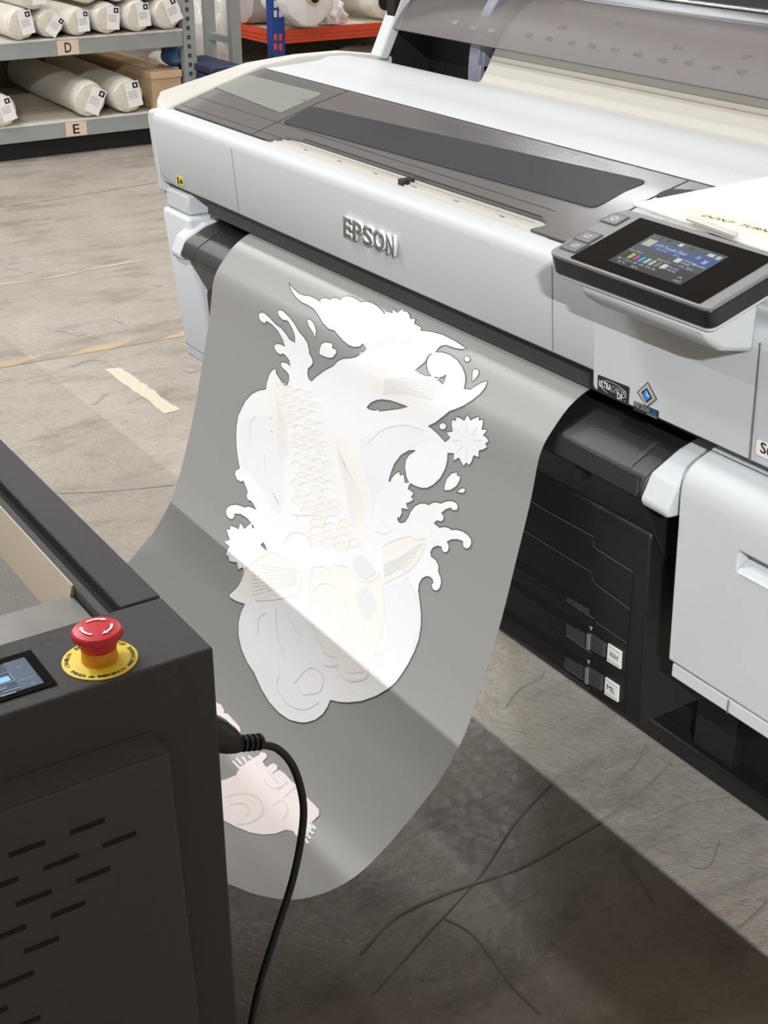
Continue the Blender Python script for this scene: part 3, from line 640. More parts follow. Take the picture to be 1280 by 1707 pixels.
obj('right_cabinet_skirt', box(B(), -1.004, XR, YC+.012, 1.5, -.928, -.9085), 'white', pr, bevel=.002)
seam('cabinet_seam', [V((-.909, YC+.0112, H-.909)), V((-.909, YC+.0112, H-.928))], .002)
obj('right_cabinet_top', prof(B(), [(1.10, -.626), (1.10, -.6275), (1.5, -.6275), (1.5, -.6)], -1.0, XR), 'white', pr)
obj('right_cabinet_side', prof(B(), [(1.10, -.655), (1.50, -.655), (1.50, -.86), (1.12, -.86), (1.085, -.70)], -1.030, -1.010), 'white', pr, bevel=.002)
# left white cabinet and the neck under the fascia
lc = [(1.088, -.640), (1.084, -.648), (1.1135, -.925), (1.117, -.948), (1.52, -.948), (1.52, -.640)]
obj('left_cabinet', prof(B(), lc, -2.452, -2.335), 'white', pr, bevel=.006)
seam('cabinet_seam', [V((-2.45, 1.1125, H-.921)), V((-2.338, 1.1125, H-.921))], .0012)
obj('left_neck', box(B(), -2.447, -2.350, 1.092, 1.52, -.640, -.60), 'white', pr, bevel=.006)
obj('left_cabinet_side', prof(B(), [(1.12, -.66), (1.50, -.66), (1.50, -.94), (1.135, -.94), (1.105, -.70)], -2.335, -2.286), 'white', pr, bevel=.002)
# stand
obj('stand_panel', box(B(), -2.1, XR, 1.70, 1.72, -1.555, -.80), 'deepblack', pr)
obj('stand_base', prof(B(), [(1.663, -1.597), (1.663, -1.562), (1.667, -1.557), (1.95, -1.557), (1.95, -1.597)], -2.1, XR), 'black', pr, bevel=.003)
x_ = ony(1223, 1250, 1.675).x; obj('stand_post', box(B(), x_-.10, x_, 1.675, 1.70, -1.557, -.95), 'black', pr, bevel=.002)
obj('stand_upright', box(B(), -1.9, -1.84, 1.67, 1.70, -1.557, -1.04), 'black', pr, bevel=.002)
# media roll in the rear bay
mr = root('backing_paper_roll', (-1.68, 1.79, H-.5), 'wide beige backing paper roll under the smoky rear cover of the printer', 'media roll')
pth = [(1.60, -.4145), (1.613, -.409), (1.628, -.385), (1.645, -.354), (1.660, -.332), (1.680, -.309), (1.702, -.290), (1.728, -.275), (1.76, -.266)]
obj('paper_sheet', sheet(B(), pth, -2.14, XR, .002), 'paper', mr)
obj('paper_fold', sheet(B(), [(1.6325, -.3745), (1.6333, -.3729)], -2.14, XR, .001), 'joint', mr)
rb = B(); lathe(rb, [(.118, -2.13), (.118, XR)], (0, 1.79, H-.385), 48, 'x'); obj('paper_roll', rb, 'paper', mr)

# ================================================================== HANGING FILM
Rp = [(990, 635), (950, 676), (925, 710), (900, 755), (885, 830), (862, 925), (828, 1060), (780, 1210), (740, 1290), (700, 1345), (650, 1405), (600, 1455), (550, 1485), (490, 1500), (430, 1492), (385, 1475)]
FX0, FX1 = -2.141, -1.227
pf = [V((0, 1.110, H-.6295))]+[V((0, onx(*p, FX1).y, onx(*p, FX1).z)) for p in Rp[1:]]
pf = [V((0, 1.150, H-.632)), V((0, 1.130, H-.6295))] + pf + [V((0, .50, H-1.115)), V((0, .44, H-1.03)), V((0, .405, H-.96))]
PF = catmull(pf, 10)
# light smoothing
for _ in range(6): PF = [PF[0]]+[(PF[i-1]+PF[i]*2+PF[i+1])/4 for i in range(1, len(PF)-1)]+[PF[-1]]
AS = [0]
for a, c in zip(PF, PF[1:]): AS.append(AS[-1]+(c-a).length)
def film_pt(x, s, off=0):
    s = max(0, min(AS[-1]-1e-6, s)); lo = 0; hi = len(AS)-1
    while hi-lo > 1:
        m_ = (lo+hi)//2
        if AS[m_] <= s: lo = m_
        else: hi = m_
    t = (s-AS[lo])/(AS[lo+1]-AS[lo]); a, c = PF[lo], PF[lo+1]
    def nr(i):
        d = (PF[min(i+1, len(PF)-1)]-PF[max(i-1, 0)]).normalized(); return V((0, d.z, -d.y))
    nn = (nr(lo)*(1-t)+nr(lo+1)*t).normalized()
    p = a.lerp(c, t)+nn*off; return V((x, p.y, p.z))
RAT = [(p.z-H)/p.y for p in PF]
def film_xs(px, py):
    r = ray(px, py); q_ = r.z/r.y
    for i in range(2, len(PF)-1):
        if RAT[i] >= q_ >= RAT[i+1]:
            t = (RAT[i]-q_)/(RAT[i]-RAT[i+1]+1e-12); y = PF[i].y+(PF[i+1].y-PF[i].y)*t
            return (r.x/r.y*y, AS[i]+(AS[i+1]-AS[i])*t)
    return (r.x/r.y*PF[2].y, AS[2])
film = root('transfer_film', (-1.68, .9, 0), 'wide grey frosted transfer film hanging in a loop from the printer with white prints', 'film')
b = B(); N_ = len(PF); cols = []
for k in (0, 1):
    x = (FX0, FX1)[k]; cols.append([[b.verts.new(film_pt(x, s, o_)) for s in AS] for o_ in (0, -.0006)])
for i in range(N_-1):
    b.faces.new((cols[0][0][i], cols[0][0][i+1], cols[1][0][i+1], cols[1][0][i])); b.faces.new((cols[0][1][i+1], cols[0][1][i], cols[1][1][i], cols[1][1][i+1]))
    for k in (0, 1): b.faces.new((cols[k][0][i], cols[k][1][i], cols[k][1][i+1], cols[k][0][i+1]))
web = obj('film_web', b, 'film', film)
def inkpatch(name, loops, m, off, parent):
    """tessellates outline + holes in the film's own (x, s) plane, cuts it finely and lays it on the curved film"""
    L3 = [[V((x, s, 0)) for x, s in lp] for lp in loops]; flat = [p for l in L3 for p in l]; tris = tessellate_polygon(L3)
    bm = B(); vs = [bm.verts.new(p) for p in flat]
    for t in tris:
        try: bm.faces.new([vs[i] for i in t])
        except ValueError: pass
    s0, s1 = min(p.y for p in flat), max(p.y for p in flat); s = s0
    while s < s1:
        bmesh.ops.bisect_plane(bm, geom=bm.verts[:]+bm.edges[:]+bm.faces[:], plane_co=(0, s, 0), plane_no=(0, 1, 0)); s += .012
    for v in bm.verts: v.co = film_pt(v.co.x, v.co.y, off)
    bm.normal_update()
    return obj(name, bm, m, parent, smooth=False, recalc=False)
def inkline(name, lp, w, m, off, parent, closed=False):
    P = [V((x, s, 0)) for x, s in lp]
    if closed: P = P+[P[0]]
    Q = [P[0]]
    for a, c in zip(P, P[1:]):
        k = max(1, int((c-a).length/.012)); Q += [a.lerp(c, j/k) for j in range(1, k+1)]
    bm = B(); L = len(Q); A, C = [], []
    for i, p in enumerate(Q):
        d = (Q[min(i+1, L-1)]-Q[max(i-1, 0)])
        d = d.normalized() if d.length > 1e-9 else V((1, 0, 0)); s_ = V((-d.y, d.x, 0))*w/2
        A.append(bm.verts.new(film_pt(p.x+s_.x, p.y+s_.y, off))); C.append(bm.verts.new(film_pt(p.x-s_.x, p.y-s_.y, off)))
    for i in range(L-1): bm.faces.new((A[i], A[i+1], C[i+1], C[i]))
    return obj(name, bm, m, parent, smooth=False, recalc=False)
ZS = {3: (370, 460, .1875), 4: (600, 460, .1875), 5: (370, 690, .1875), 6: (600, 680, .1875), 7: (370, 900, .28125), 8: (470, 700, .26371), 9: (300, 1150, .25)}
def Zc(k, s):
    ox, oy, sc = ZS[k]; n = [float(t) for t in s.split()]
    return [(ox+n[i]*sc, oy+n[i+1]*sc) for i in range(0, len(n), 2)]
def FX(pts): return [film_xs(*p) for p in pts]
outl = (Zc(3, '597 60 640 115 690 158 730 172 790 180 840 205 875 228 885 205 915 195 945 203 965 213 985 198 1020 195 1057 215 1075 190 1115 180 1160 187 1205 210 1240 235')
 + Zc(4, '60 227 110 242 160 272 200 312 222 342 232 315 290 333 295 293 333 330 378 296 400 320 422 318 445 350 450 382 497 385 487 425 552 462 540 487 640 497 740 525 840 575 910 620 950 650 905 657 850 648 800 633 765 618 720 628 695 650 675 678 740 680 810 705 870 750 915 815 940 880 943 930 930 1003 985 1010 1030 980 1080 950 1138 935 1115 1000 1070 1055 1000 1110 920 1160 850 1190 800 1205 760 1240 710 1278')
 + Zc(6, '680 130 612 163 650 185 700 230 740 275 762 298 805 262 770 215 828 203 815 150 820 103 855 108 860 75 895 85 930 110 960 58 988 108 1015 90 1060 75 1062 108 1100 100 1098 150 1085 188 1138 193 1102 243 1135 265 1150 297 1120 320 1135 352 1100 372 1062 382 1062 440 1015 425 1000 475 975 513 950 487 925 522 900 480 885 445 835 472 838 405 785 403 782 470 765 540 720 625 660 685 600 715 550 715 490 695 454 673 447 682 430 718 465 738 483 765 460 790 482 815 450 840 415 850 432 907 375 893 378 940 355 983 340 970 338 990 350 1012 375 1020 405 1008 430 970 455 915 490 870 540 845 585 845 613 860 650 838 690 835 722 846 770 825 820 822 860 840 878 875 870 905 845 915 820 905 812 890 770 903 728 937 750 960 750 990 730 1012 710 1010 690 1003 662 1022 710 1060 760 1053 795 1063 815 1080 860 1078 915 1092 965 1125 995 1170 995 1215 975 1248 950 1255 925 1240 915 1215 920 1188 870 1170 820 1172 778 1190 798 1230 790 1270 768 1290 740 1280 730 1260 727 1235 690 1228 650 1248 632 1285 638 1318 680 1350 705 1400 703 1455 725 1510 728 1560 715 1605 685 1630 655 1620 640 1590 640 1565 655 1550 645 1520 620 1502 590 1500 555 1520 530 1570 523 1640')
 + Zc(7, '1168 300 1178 380 1184 440 1183 510 1170 590 1145 660 1105 740 1060 810 1030 850 980 890 910 930 830 958 750 967 690 963 643 952 630 990 600 1035 555 1070 500 1086 460 1085 400 1070 340 1030 280 965 235 890 205 825 190 790 150 730 115 650 97 570 98 490 112 430 137 382 90 368 50 345 42 325 60 310 95 275 118 235 134 183 125 165 97 180 90 137 45 128 38 97 22 95 30 65 45 42')
 + Zc(5, '22 1138 72 1117 50 1060 45 1022 75 1025 78 990 120 1003 150 1022 167 965 205 1018 230 990 262 970 220 925 170 895 115 890 115 915 100 937 75 938 45 910 35 870 45 835 80 808 130 803 170 812 205 828 240 818 275 830 310 852 285 810 265 780 235 768 220 735 230 692 210 640 193 597 170 607 135 585 117 540 125 500 160 482 145 400 132 310 128 200 132 100 148 10')
 + Zc(3, '170 1190 210 1110 270 1045 330 1015 393 1005 400 950 420 880 450 835 480 818 487 865 520 915 558 973 585 965 598 925 597 880 575 850 545 825 525 795 530 768 550 762 585 775 612 802 600 750 570 710 545 692 525 703 495 685 470 650 467 615 490 597 530 605 563 627 545 570 500 490 450 435 400 403 388 425 360 415 335 385 328 345 345 320 380 325 430 370 485 430 530 460 575 515 605 560 653 590 652 540 630 475 595 410 573 397 545 395 510 360 497 325 515 298 550 312 600 360 650 425 690 495 735 545 765 595 778 650 782 690 805 730 815 770 800 800 770 825 765 870 775 910 797 935 850 885 920 835 995 795 1030 755 1080 732 1150 728 1200 715 1240 690 1288 655 1255 605 1225 632 1180 637 1130 620 1080 580 1030 525 1003 490 950 475 900 425 860 355 820 300 770 265 710 238 660 195 620 135'))
holes = [Zc(4, '645 692 610 710 580 770 490 842 540 865 590 888 640 893 610 860 595 800 600 745 620 710'), Zc(4, '665 900 700 928 743 963 757 930 768 875 740 900 700 908'),
         Zc(4, '65 1170 100 1130 150 1106 200 1100 280 1110 350 1135 425 1162 340 1180 175 1200 165 1183 140 1192 100 1187'),
         Zc(6, '495 378 440 380 370 420 310 500 275 590 260 650 272 655 285 620 320 580 352 563 362 597 395 590 403 662 438 662 415 610 402 530 410 460 440 415'),
         Zc(5, '268 980 290 1015 275 1010'), Zc(5, '350 1165 370 1145 390 1175 400 1213')]
def circ(k, cx_, cy_, r_): ox, oy, sc = ZS[k]; return [(ox+(cx_+r_*math.cos(a*.5236))*sc, oy+(cy_+r_*math.sin(a*.5236))*sc) for a in range(12)]
isl = [Zc(3, '757 395 775 382 805 400 830 440 842 490 832 552 815 510 775 450'), Zc(3, '870 650 885 605 920 585 975 595 988 605 985 640 1020 650 1020 690 990 728 950 732 905 715 868 695'),
       circ(4, 955, 742, 27), Zc(4, '1000 870 1005 840 1030 828 1055 835 1063 865 1045 900 1000 943'), circ(6, 740, 162, 33),
       Zc(6, '750 738 755 680 775 625 815 580 865 568 870 600 898 603 890 650 860 700 810 732'), Zc(6, '862 752 885 725 915 708 940 718 940 740 925 758')]
kp = inkpatch('fish_print', [FX(outl)]+[FX(h) for h in holes], 'print', .0007, web)
kp['label'] = 'white ink print of a koi fish among waves and flowers'
inkline('print_outline', FX(outl), .0016, 'ink_edge', .0010, kp, True)
for h in holes: inkline('print_outline', FX(h), .0014, 'ink_edge', .0010, kp, True)
for k_, i_ in enumerate(isl):
    d_ = inkpatch('petal_print' if k_ in (1, 5, 6) else 'droplet_print', [FX(i_)], 'print', .0007, web); inkline('print_outline', FX(i_), .0014, 'ink_edge', .0010, d_, True)
def tint(k, s, m, off=.0008): return inkpatch('tinted_area', [FX(Zc(k, s))], m, off, kp)
def fl_(k, s, w=.0016, m='faint', off=.0011, sm=True):
    P = Zc(k, s); P = [(p.x, p.y) for p in catmull([(x, y, 0) for x, y in P], 4)] if sm else P
    return FX(P)
# pale water, cream fins, head and scales
tint(5, '150 60 300 20 420 0 470 200 540 420 560 700 520 900 440 860 380 700 250 520 175 470 150 330', 'paleblue')
tint(8, '490 120 620 60 760 30 880 60 940 120 800 190 720 260 680 380 600 480 570 640 560 420 500 290', 'paleblue')
tint(8, '650 1060 800 985 870 1130 875 1300 830 1450 740 1560 600 1640 640 1450 660 1250', 'paleblue', .0008)
tint(3, '430 960 470 860 560 985 620 1080 600 1270 430 1270 415 1100', 'cream')
tint(5, '425 0 580 0 590 200 545 415 500 300 440 150', 'cream')
tint(4, '60 720 250 560 480 510 700 540 900 640 720 620 560 770 500 842 640 900 740 965 700 1040 560 1100 440 1150 200 1090 100 1000', 'cream')
tint(4, '850 1110 950 1020 1100 950 1090 1000 980 1100 900 1150', 'cream')
tint(8, '340 120 395 130 480 240 520 350 570 380 540 560 475 720 430 600 400 440 350 260', 'cream')
tint(8, '635 830 660 790 760 745 800 735 850 755 910 760 880 860 800 950 650 1030', 'cream')
tint(7, '130 180 250 90 330 80 430 160 470 200 470 270 330 330 200 350 90 300', 'cream')
hd = '200 960 250 930 330 915 420 930 500 1010 560 1020 625 970 640 1100 650 1250 600 1450 545 1560 540 1630 450 1650 380 1620 330 1540 260 1440 200 1320 180 1150 170 1020'
tint(8, hd, 'cream', .0009)
tint(8, '470 1110 500 1070 545 1055 590 1130 600 1190 555 1255 525 1260 480 1180', 'faint', .0011)
tint(8, '440 890 500 850 560 900 600 960 540 1010 480 985', 'faint', .0011)
tint(8, '310 1230 325 1180 345 1200 355 1260 365 1300 345 1330 320 1300', 'print', .0012)
# scales: overlapping rounded scallops down the body
bmS = B()
row = 0
ctr = [(500, 655, 60), (510, 700, 62), (520, 745, 62), (525, 790, 60), (530, 835, 75), (550, 880, 90), (575, 925, 85)]
def bodyc(t):
    i = min(int(t), len(ctr)-2); f = t-i; a, c = ctr[i], ctr[i+1]; return [a[j]+(c[j]-a[j])*f for j in range(3)]
lines = []
t = 0
while t < len(ctr)-1.05:
    cx_, cy_, w_ = bodyc(t); n = 4
    for j in range(n):
        x0 = cx_ - w_*.5 + (j + (.5 if row % 2 else 0))*w_/n; y0 = cy_ + (x0-cx_)*.30; r_ = w_/n*.56
        P = [(x0+r_*math.cos(math.radians(a)), y0-r_*.85*math.sin(math.radians(a))) for a in range(0, 181, 20)]
        lines.append(P)
        if (row*3+j*5) % 7 not in (0, 3): inkpatch('fish_scale', [FX(P+[(x0, y0+r_*.35)])], 'cream', .0009, kp)
    t += .36; row += 1
for P in lines: inkline('scale_line', FX(P), .0014, 'faint', .0011, kp)
for k, s in [(8, '200 960 180 1020 180 1150 200 1320 260 1440 330 1540 380 1620 450 1655 540 1630 550 1560 600 1450 650 1250 645 1100 625 970'), (8, '170 1000 190 940 250 925 310 950'), (8, '200 1090 240 1040 300 1035 340 1060'),
             (8, '360 1090 400 1130 425 1200 430 1280'), (8, '300 1220 320 1170 345 1175 360 1230 380 1310 430 1350 440 1330'), (8, '310 1250 330 1340 380 1365 430 1385'), (8, '400 1590 450 1600 520 1590'), (8, '530 1280 525 1400 535 1450'),
             (8, '265 1465 300 1490 350 1500'), (8, '270 1550 320 1560 360 1550'), (8, '590 1480 620 1490 645 1465'), (8, '590 1540 620 1560 645 1545'),
             (8, '330 915 420 930 500 1010 560 1020 625 970'), (8, '640 800 700 765 800 735 850 755 915 750 880 860 800 955 650 1035'),
             (7, '130 180 250 90 330 80 430 160 470 210 460 300 340 350 200 360'), (8, '790 980 860 1150 870 1300 820 1480'), (8, '60 1130 110 1120 150 1190 170 1300'), (8, '50 1250 90 1330 130 1360'),
             (5, '260 300 250 100 300 20'), (5, '380 340 400 560 500 770'), (8, '540 150 640 60 780 30 900 60'), (8, '590 700 650 720 690 690 640 640'), (5, '560 1140 620 1060 720 1060 790 1120 800 1190'),
             (5, '620 890 720 900 860 900 920 960 900 1010'), (7, '215 560 220 470 260 430'), (7, '320 400 330 560 380 720'), (7, '430 850 520 760 600 800 580 900 480 920'), (7, '340 800 330 880 400 980 500 1005 580 960')]:
    inkline('fine_line', fl_(k, s), .0016, 'faint', .0013, kp)
for k in range(9):
    a = k/8
    inkline('fin_ray', FX([(600+20*a*4, 590-6*k), (645+10*a, 578-3*k), (688+a*6, 572-1.5*k)]), .0014, 'faint', .0012, kp)
    inkline('fin_ray', FX([(640, 632+3*k), (680, 630+3.2*k), (735-12*a, 632+4.2*k)]), .0014, 'faint', .0012, kp)
    if k < 6: inkline('fin_ray', FX([(462+2*k, 655+8*k), (463+3*k, 720), (468+2.4*k, 775-3*k)]), .0012, 'faint', .0012, kp)
    inkline('fin_ray', FX([(641, 940+7*k*.4), (665, 930+a*18), (705-a*25, 905+a*45)]), .0013, 'faint', .0012, kp)
    inkline('fin_ray', FX([(495, 950+3*k), (460, 945+4.5*k), (420, 940+6.5*k)]), .0013, 'faint', .0012, kp)
    inkline('fin_ray', FX([(560+k*1.5, 735+k*4), (575+k*3, 800+4*k*.5), (588+k*2.2, 870-k*3)]), .0013, 'faint', .0012, kp)
for s, cx_, cy_, ra, rb_ in [(1, 779, 733, 10, 32)]:
    for k in range(8):
        a = k*math.pi/4; inkline('petal_line', FX([(cx_+ra*math.cos(a), cy_+ra*1.15*math.sin(a)), (cx_+rb_*.8*math.cos(a), cy_+rb_*math.sin(a))]), .0012, 'faint', .0012, kp)
inkline('fine_line', FX([(456, 822), (466, 841)]), .0012, 'greyink', .0013, kp)
# second print lower on the film, partly behind the black machine
jp = inkpatch('machine_print', [FX(Zc(9, '100 640 200 630 285 605 375 570 395 520 480 458 545 415 575 425 580 450 550 480 572 515 625 490 650 505 650 530 612 560 665 535 700 560 740 605 780 640 850 720 900 770 928 800 925 840 880 882 892 910 865 950 840 985 775 975 755 945 705 935 640 960 560 968 470 955 380 920 300 880 200 820 100 760'))], 'pinkprint', .0007, web)
jp['label'] = 'pinkish white ink print with purple fringe'
inkline('fringe', FX(Zc(9, '375 570 395 520 480 458 545 415 575 425 580 450 550 480 572 515 625 490 650 505 650 530 612 560 665 535 700 560 740 605 780 640 850 720 900 770 928 800 925 840 880 882')), .0035, 'purple', .0006, jp)
for s in ('350 475 395 520', '375 455 418 505', '415 448 445 485', '455 440 480 465', '868 885 905 932', '865 940 890 962', '845 965 872 995', '830 990 856 1027'):
    inkline('comb_tooth', FX(Zc(9, s)), .0035, 'pinkprint', .0007, jp)
for s in ('300 720 400 695 500 710 550 770 540 840 460 890 380 900', '330 770 420 760 460 800 440 850', '560 600 620 660 690 640', '600 560 650 620', '720 610 650 680', '770 650 690 720', '620 770 680 740 720 800 690 870'):
    inkline('fine_line', fl_(9, s), .0025, 'pinkline', .0010, jp)
ip = inkpatch('machine_print', [FX(Zc(9, '60 60 200 40 250 90 275 100 297 140 290 155 320 160 360 205 400 250 405 280 385 302 340 290 300 275 262 270 100 240'))], 'pinkprint', .0007, web)
inkline('fringe', FX(Zc(9, '250 90 275 100 297 140 290 155 320 160 360 205 400 250 405 280 385 302')), .0035, 'purple', .0006, ip)

# ================================================================== BLACK MACHINE ON THE LEFT
MX, MY, MZ = -.868, .4015, -.587
ma = root('film_curing_machine', (-1.6, -.05, 0), 'charcoal powder-coated film curing machine in the left foreground with emergency stop', 'machine')
# body: skins so the pit stays open
obj('front_skin', slab(B(), [V((MX-.03, MY, H-1.42)), V((MX, MY, H-1.42)), V((MX, MY, H+MZ)), V((-.9675, MY, H+MZ)), V((-.9675, MY, H+MZ-.03)), V((MX-.03, MY, H+MZ-.03))], Y, MY+.60), 'machine', ma, bevel=.003, seg=3)
obj('side_skin', box(B(), -2.9, MX-.03, MY-.03, MY, -1.42, MZ-.03), 'machine', ma)
obj('far_skin', box(B(), -2.9, MX-.03, -.60, -.57, -1.42, MZ-.03), 'machine', ma)
obj('rear_skin', box(B(), -2.9, -2.87, -.57, MY-.03, -1.42, MZ-.03), 'machine', ma)
obj('bottom_skin', box(B(), -2.87, MX-.03, -.57, MY-.03, -1.42, -1.39), 'machine', ma)
sr = B(); prof(sr, [(.3645, MZ-.03), (.3645, MZ), (MY, MZ), (MY, MZ-.03)], -2.9, -.9695); obj('side_rail', sr, 'machine', ma, bevel=.002)
obj('side_rail', box(B(), -2.9, -.9695, -.60, -.56, MZ-.03, MZ), 'machine', ma, bevel=.002)
obj('groove', box(B(), -2.9, -.9675, .356, .3645, MZ-.03, MZ-.012), 'slot', ma)
obj('inner_lip', box(B(), -2.9, -.9675, .347, .356, MZ-.05, MZ-.004), 'machinepanel', ma, bevel=.002)
obj('pit_wall', prof(B(), [(.347, MZ-.003), (.347, MZ-.05), (.334, MZ-.05), (.334, MZ-.045), (.3455, MZ-.003)], -2.9, -1.033), 'tan', ma)
obj('conveyor_belt', box(B(), -2.87, -1.033, -.56, .335, MZ-.055, MZ-.045), 'steelbelt', ma)
obj('pit_sheet', box(B(), -1.036, -.9675, -.56, .346, MZ-.020, MZ-.014), 'steel', ma, bevel=.001)
# side panel with staggered slots on the face towards the camera side
pnl = B(); xp = MX+.014
slab(pnl, [V((xp, -.5, H-.660)), V((xp, .351, H-.660)), V((xp, .365, H-1.20)), V((xp, -.5, H-1.20))], X, .013)
po = obj('vent_panel', pnl, 'machinepanel', ma, bevel=.004)
bv = B(); bvq = [V((xp-.001, -.5, H-.6605)), V((xp-.001, .3505, H-.6605)), V((MX+.0005, .341, H-.6455)), V((MX+.0005, -.5, H-.6455))]; slab(bv, bvq, V((1, 0, 1)).normalized(), .004); obj('panel_bevel', bv, 'machine', po)
mxr = [.301, .301, .276, .252, .227, .203, .178, .203, .227, .252]
for r_ in range(12):
    z = -.7035-.0246*r_; lim = [.276, .301, .276, .252, .227, .203, .178, .203, .227, .252, .276, .252][r_]; c = lim
    while c > .05:
        obj('vent_slot', slab(B(), [V((xp+.0006, c-.0145, H+z-.0022)), V((xp+.0006, c+.0145, H+z-.0022)), V((xp+.0006, c+.0145, H+z+.0022)), V((xp+.0006, c-.0145, H+z+.0022))], X, .001), 'slot', po, smooth=False)
        c -= .0495
# casters
for x in (-1.05, -2.75):
    for y in (-.45, .25):
        w = B(); lathe(w, [(.02, -.02), (.045, -.018), (.05, -.01), (.05, .01), (.045, .018), (.02, .02)], (x, y, .05), 20, 'y'); cs = obj('caster', w, 'rubber', ma)
        obj('caster_fork', box(B(), x-.02, x+.02, y-.03, y+.03, .08, .18, False), 'steel', cs)
obj('power_inlet', box(B(), -.925, -.880, MY, MY+.002, -.705, -.665), 'blackgloss', ma, bevel=.0005)
# touchscreen
TZ = MZ+.0006
def tz(px, py, up=0): return onz(px, py, H+TZ+up)
x1t, x0t = tz(98, 1140).x, tz(49, 1085).x; y1t = (tz(98, 1140).y+tz(49, 1085).y)/2
def trect(x, y, w, h, m, up, nm, par, r=0):
    o = V((x1t, y1t, H+TZ+up)); q_ = [o+V((-y-h, -x, 0)), o+V((-y, -x, 0)), o+V((-y, -x-w, 0)), o+V((-y-h, -x-w, 0))]
    return obj(nm, slab(B(), rquad(q_, r) if r else q_, Z, .0003), m, par, smooth=False)
hT = abs(x1t-x0t)
ts = trect(0, 0, .16, hT, 'glassblack', .0008, 'touchscreen', ma)
trect(.0085, .006, .14, hT-.015, 'lcd2', .0011, 'screen_area', ts); trect(.0085, .006, .018, hT-.015, 'lcd2p', .0014, 'screen_area', ts)
trect(.0285, .0225, .0235, .0075, 'lcd2b', .0017, 'screen_button', ts, .002)
for a in ((.026, .020, .034, .0008), (.026, .035, .034, .0008), (.026, .020, .0008, .0158), (.011, .018, .014, .0007), (.026, .018-.009, .013, .0012), (.034, .035-.0185, .018, .0006), (.0135, .009, .004, .001), (.016, .036, .003, .0014), (.035, .0135, .012, .0014), (.031, .0045, .012, .0016)):
    trect(*a[:2], a[2], a[3], 'lcd2l', .0017, 'screen_line', ts)
# emergency stop
EC = V((-.900, .317, H+MZ))
es = obj('emergency_stop_label', lathe(B(), [(.0295, 0), (.0300, .0003), (.0300, .0010), (.0295, .0013)], EC, 64), 'yellow', ma)
es['label'] = 'round yellow emergency stop label with black lettering'
def arctext(s, a0, a1, r, h):
    n = len(s)
    for i, ch in enumerate(s):
        if ch == ' ': continue
        a = math.radians(a0+(a1-a0)*(i+.5)/n); cen = EC+V((r*math.cos(a), r*math.sin(a), .0016))
        flip = 1 if a1 > a0 else -1
        u = V((-math.sin(a), math.cos(a), 0))*flip; v = V((-math.cos(a), -math.sin(a), 0))*flip
        w = h*.8 if ch not in "I'" else h*.22
        text('label_letter', ch, cen-u*w/2-v*h/2, u, v, w, h if ch not in 'e' else h*.75, 'ink', es, ext=.0001, bold=.02)
# reading towards +X (the operator): bottom of the disc is at +X
arctext('PARADA de EMERGENCIA', -78, 26, .0262, .0034)
arctext("ARRET D'URGENCE", 34, 98, .0262, .0031)
arctext('EMERGENCY STOP', 206, 108, .0262, .0036)
arctext('NOT-HALT', -140, -92, .0262, .0031)
obj('stop_collar', lathe(B(), [(.0145, .0013), (.0148, .002), (.0142, .008), (.0140, .0125), (.0130, .0125)], EC, 48), 'yellowbase', es)
gr = lambda r, z, a: r*(1+(.025*math.cos(a*26) if z > .021 and z < .0275 and r > .017 else 0))
bu = obj('stop_button', lathe(B(), [(.0142, .0125), (.0150, .016), (.0155, .0195), (.0180, .0215), (.0196, .0230), (.0199, .0250), (.0198, .0275), (.0186, .0292), (.0160, .0300), (.006, .0305), (.0005, .0306)], EC, 104, fn=gr), 'red', es)
for k in range(3):
    a0 = 20+k*120; b = B(); P = [EC+V((.0118*math.cos(math.radians(a)), .0118*math.sin(math.radians(a)), .0312)) for a in range(a0, a0+66, 6)]; ribbon(b, P, Z, .0020)
    a = math.radians(a0-2); p = EC+V((.0118*math.cos(a), .0118*math.sin(a), .0312)); rr_ = V((math.cos(a), math.sin(a), 0)); tt_ = V((math.sin(a), -math.cos(a), 0))
    b.faces.new([b.verts.new(p+rr_*.0022), b.verts.new(p-rr_*.0022), b.verts.new(p+tt_*.0045)]); obj('twist_arrow', b, 'whiteink', bu, smooth=False)
# power cord
pc = root('power_cord', (-.905, .45, H-.68), 'thick black power cord plugged into the side of the charcoal machine', 'cable')
xc = -.905
pa = [onx(*p, xc) for p in [(436, 1241), (462, 1248), (485, 1272), (500, 1310), (506, 1355), (499, 1415), (484, 1480), (458, 1560), (433, 1640), (416, 1720), (405, 1800), (400, 1900), (405, 2010)]]
dn = pa[-1]; pa += [V((xc, dn.y+.0, .25)), V((xc+.01, dn.y, .06)), V((xc+.05, dn.y-.01, .008)), V((xc+.16, dn.y-.08, .005)), V((xc+.4, dn.y-.3, .005))]
obj('cord', tube(B(), catmull(pa, 8), .0037, 14), 'rubber', pc)
a0 = V((xc, MY+.0025, H-.690)); e1 = onx(395, 1240, xc); e2 = onx(437, 1236, xc)
pb = B(); tube(pb, [a0, a0+(e1-a0)*.35, a0+(e1-a0)*.75, e1, e1.lerp(e2, .1)], [.0165, .0160, .0125, .0088, .0075], 20); plug = obj('plug', pb, 'rubber', pc)
gb = B(); P = [e1.lerp(e2, t/24) for t in range(25)]; tube(gb, P, [.0078 if (i % 5) < 3 else .0056 for i in range(25)], 18); obj('strain_relief', gb, 'rubber', plug)

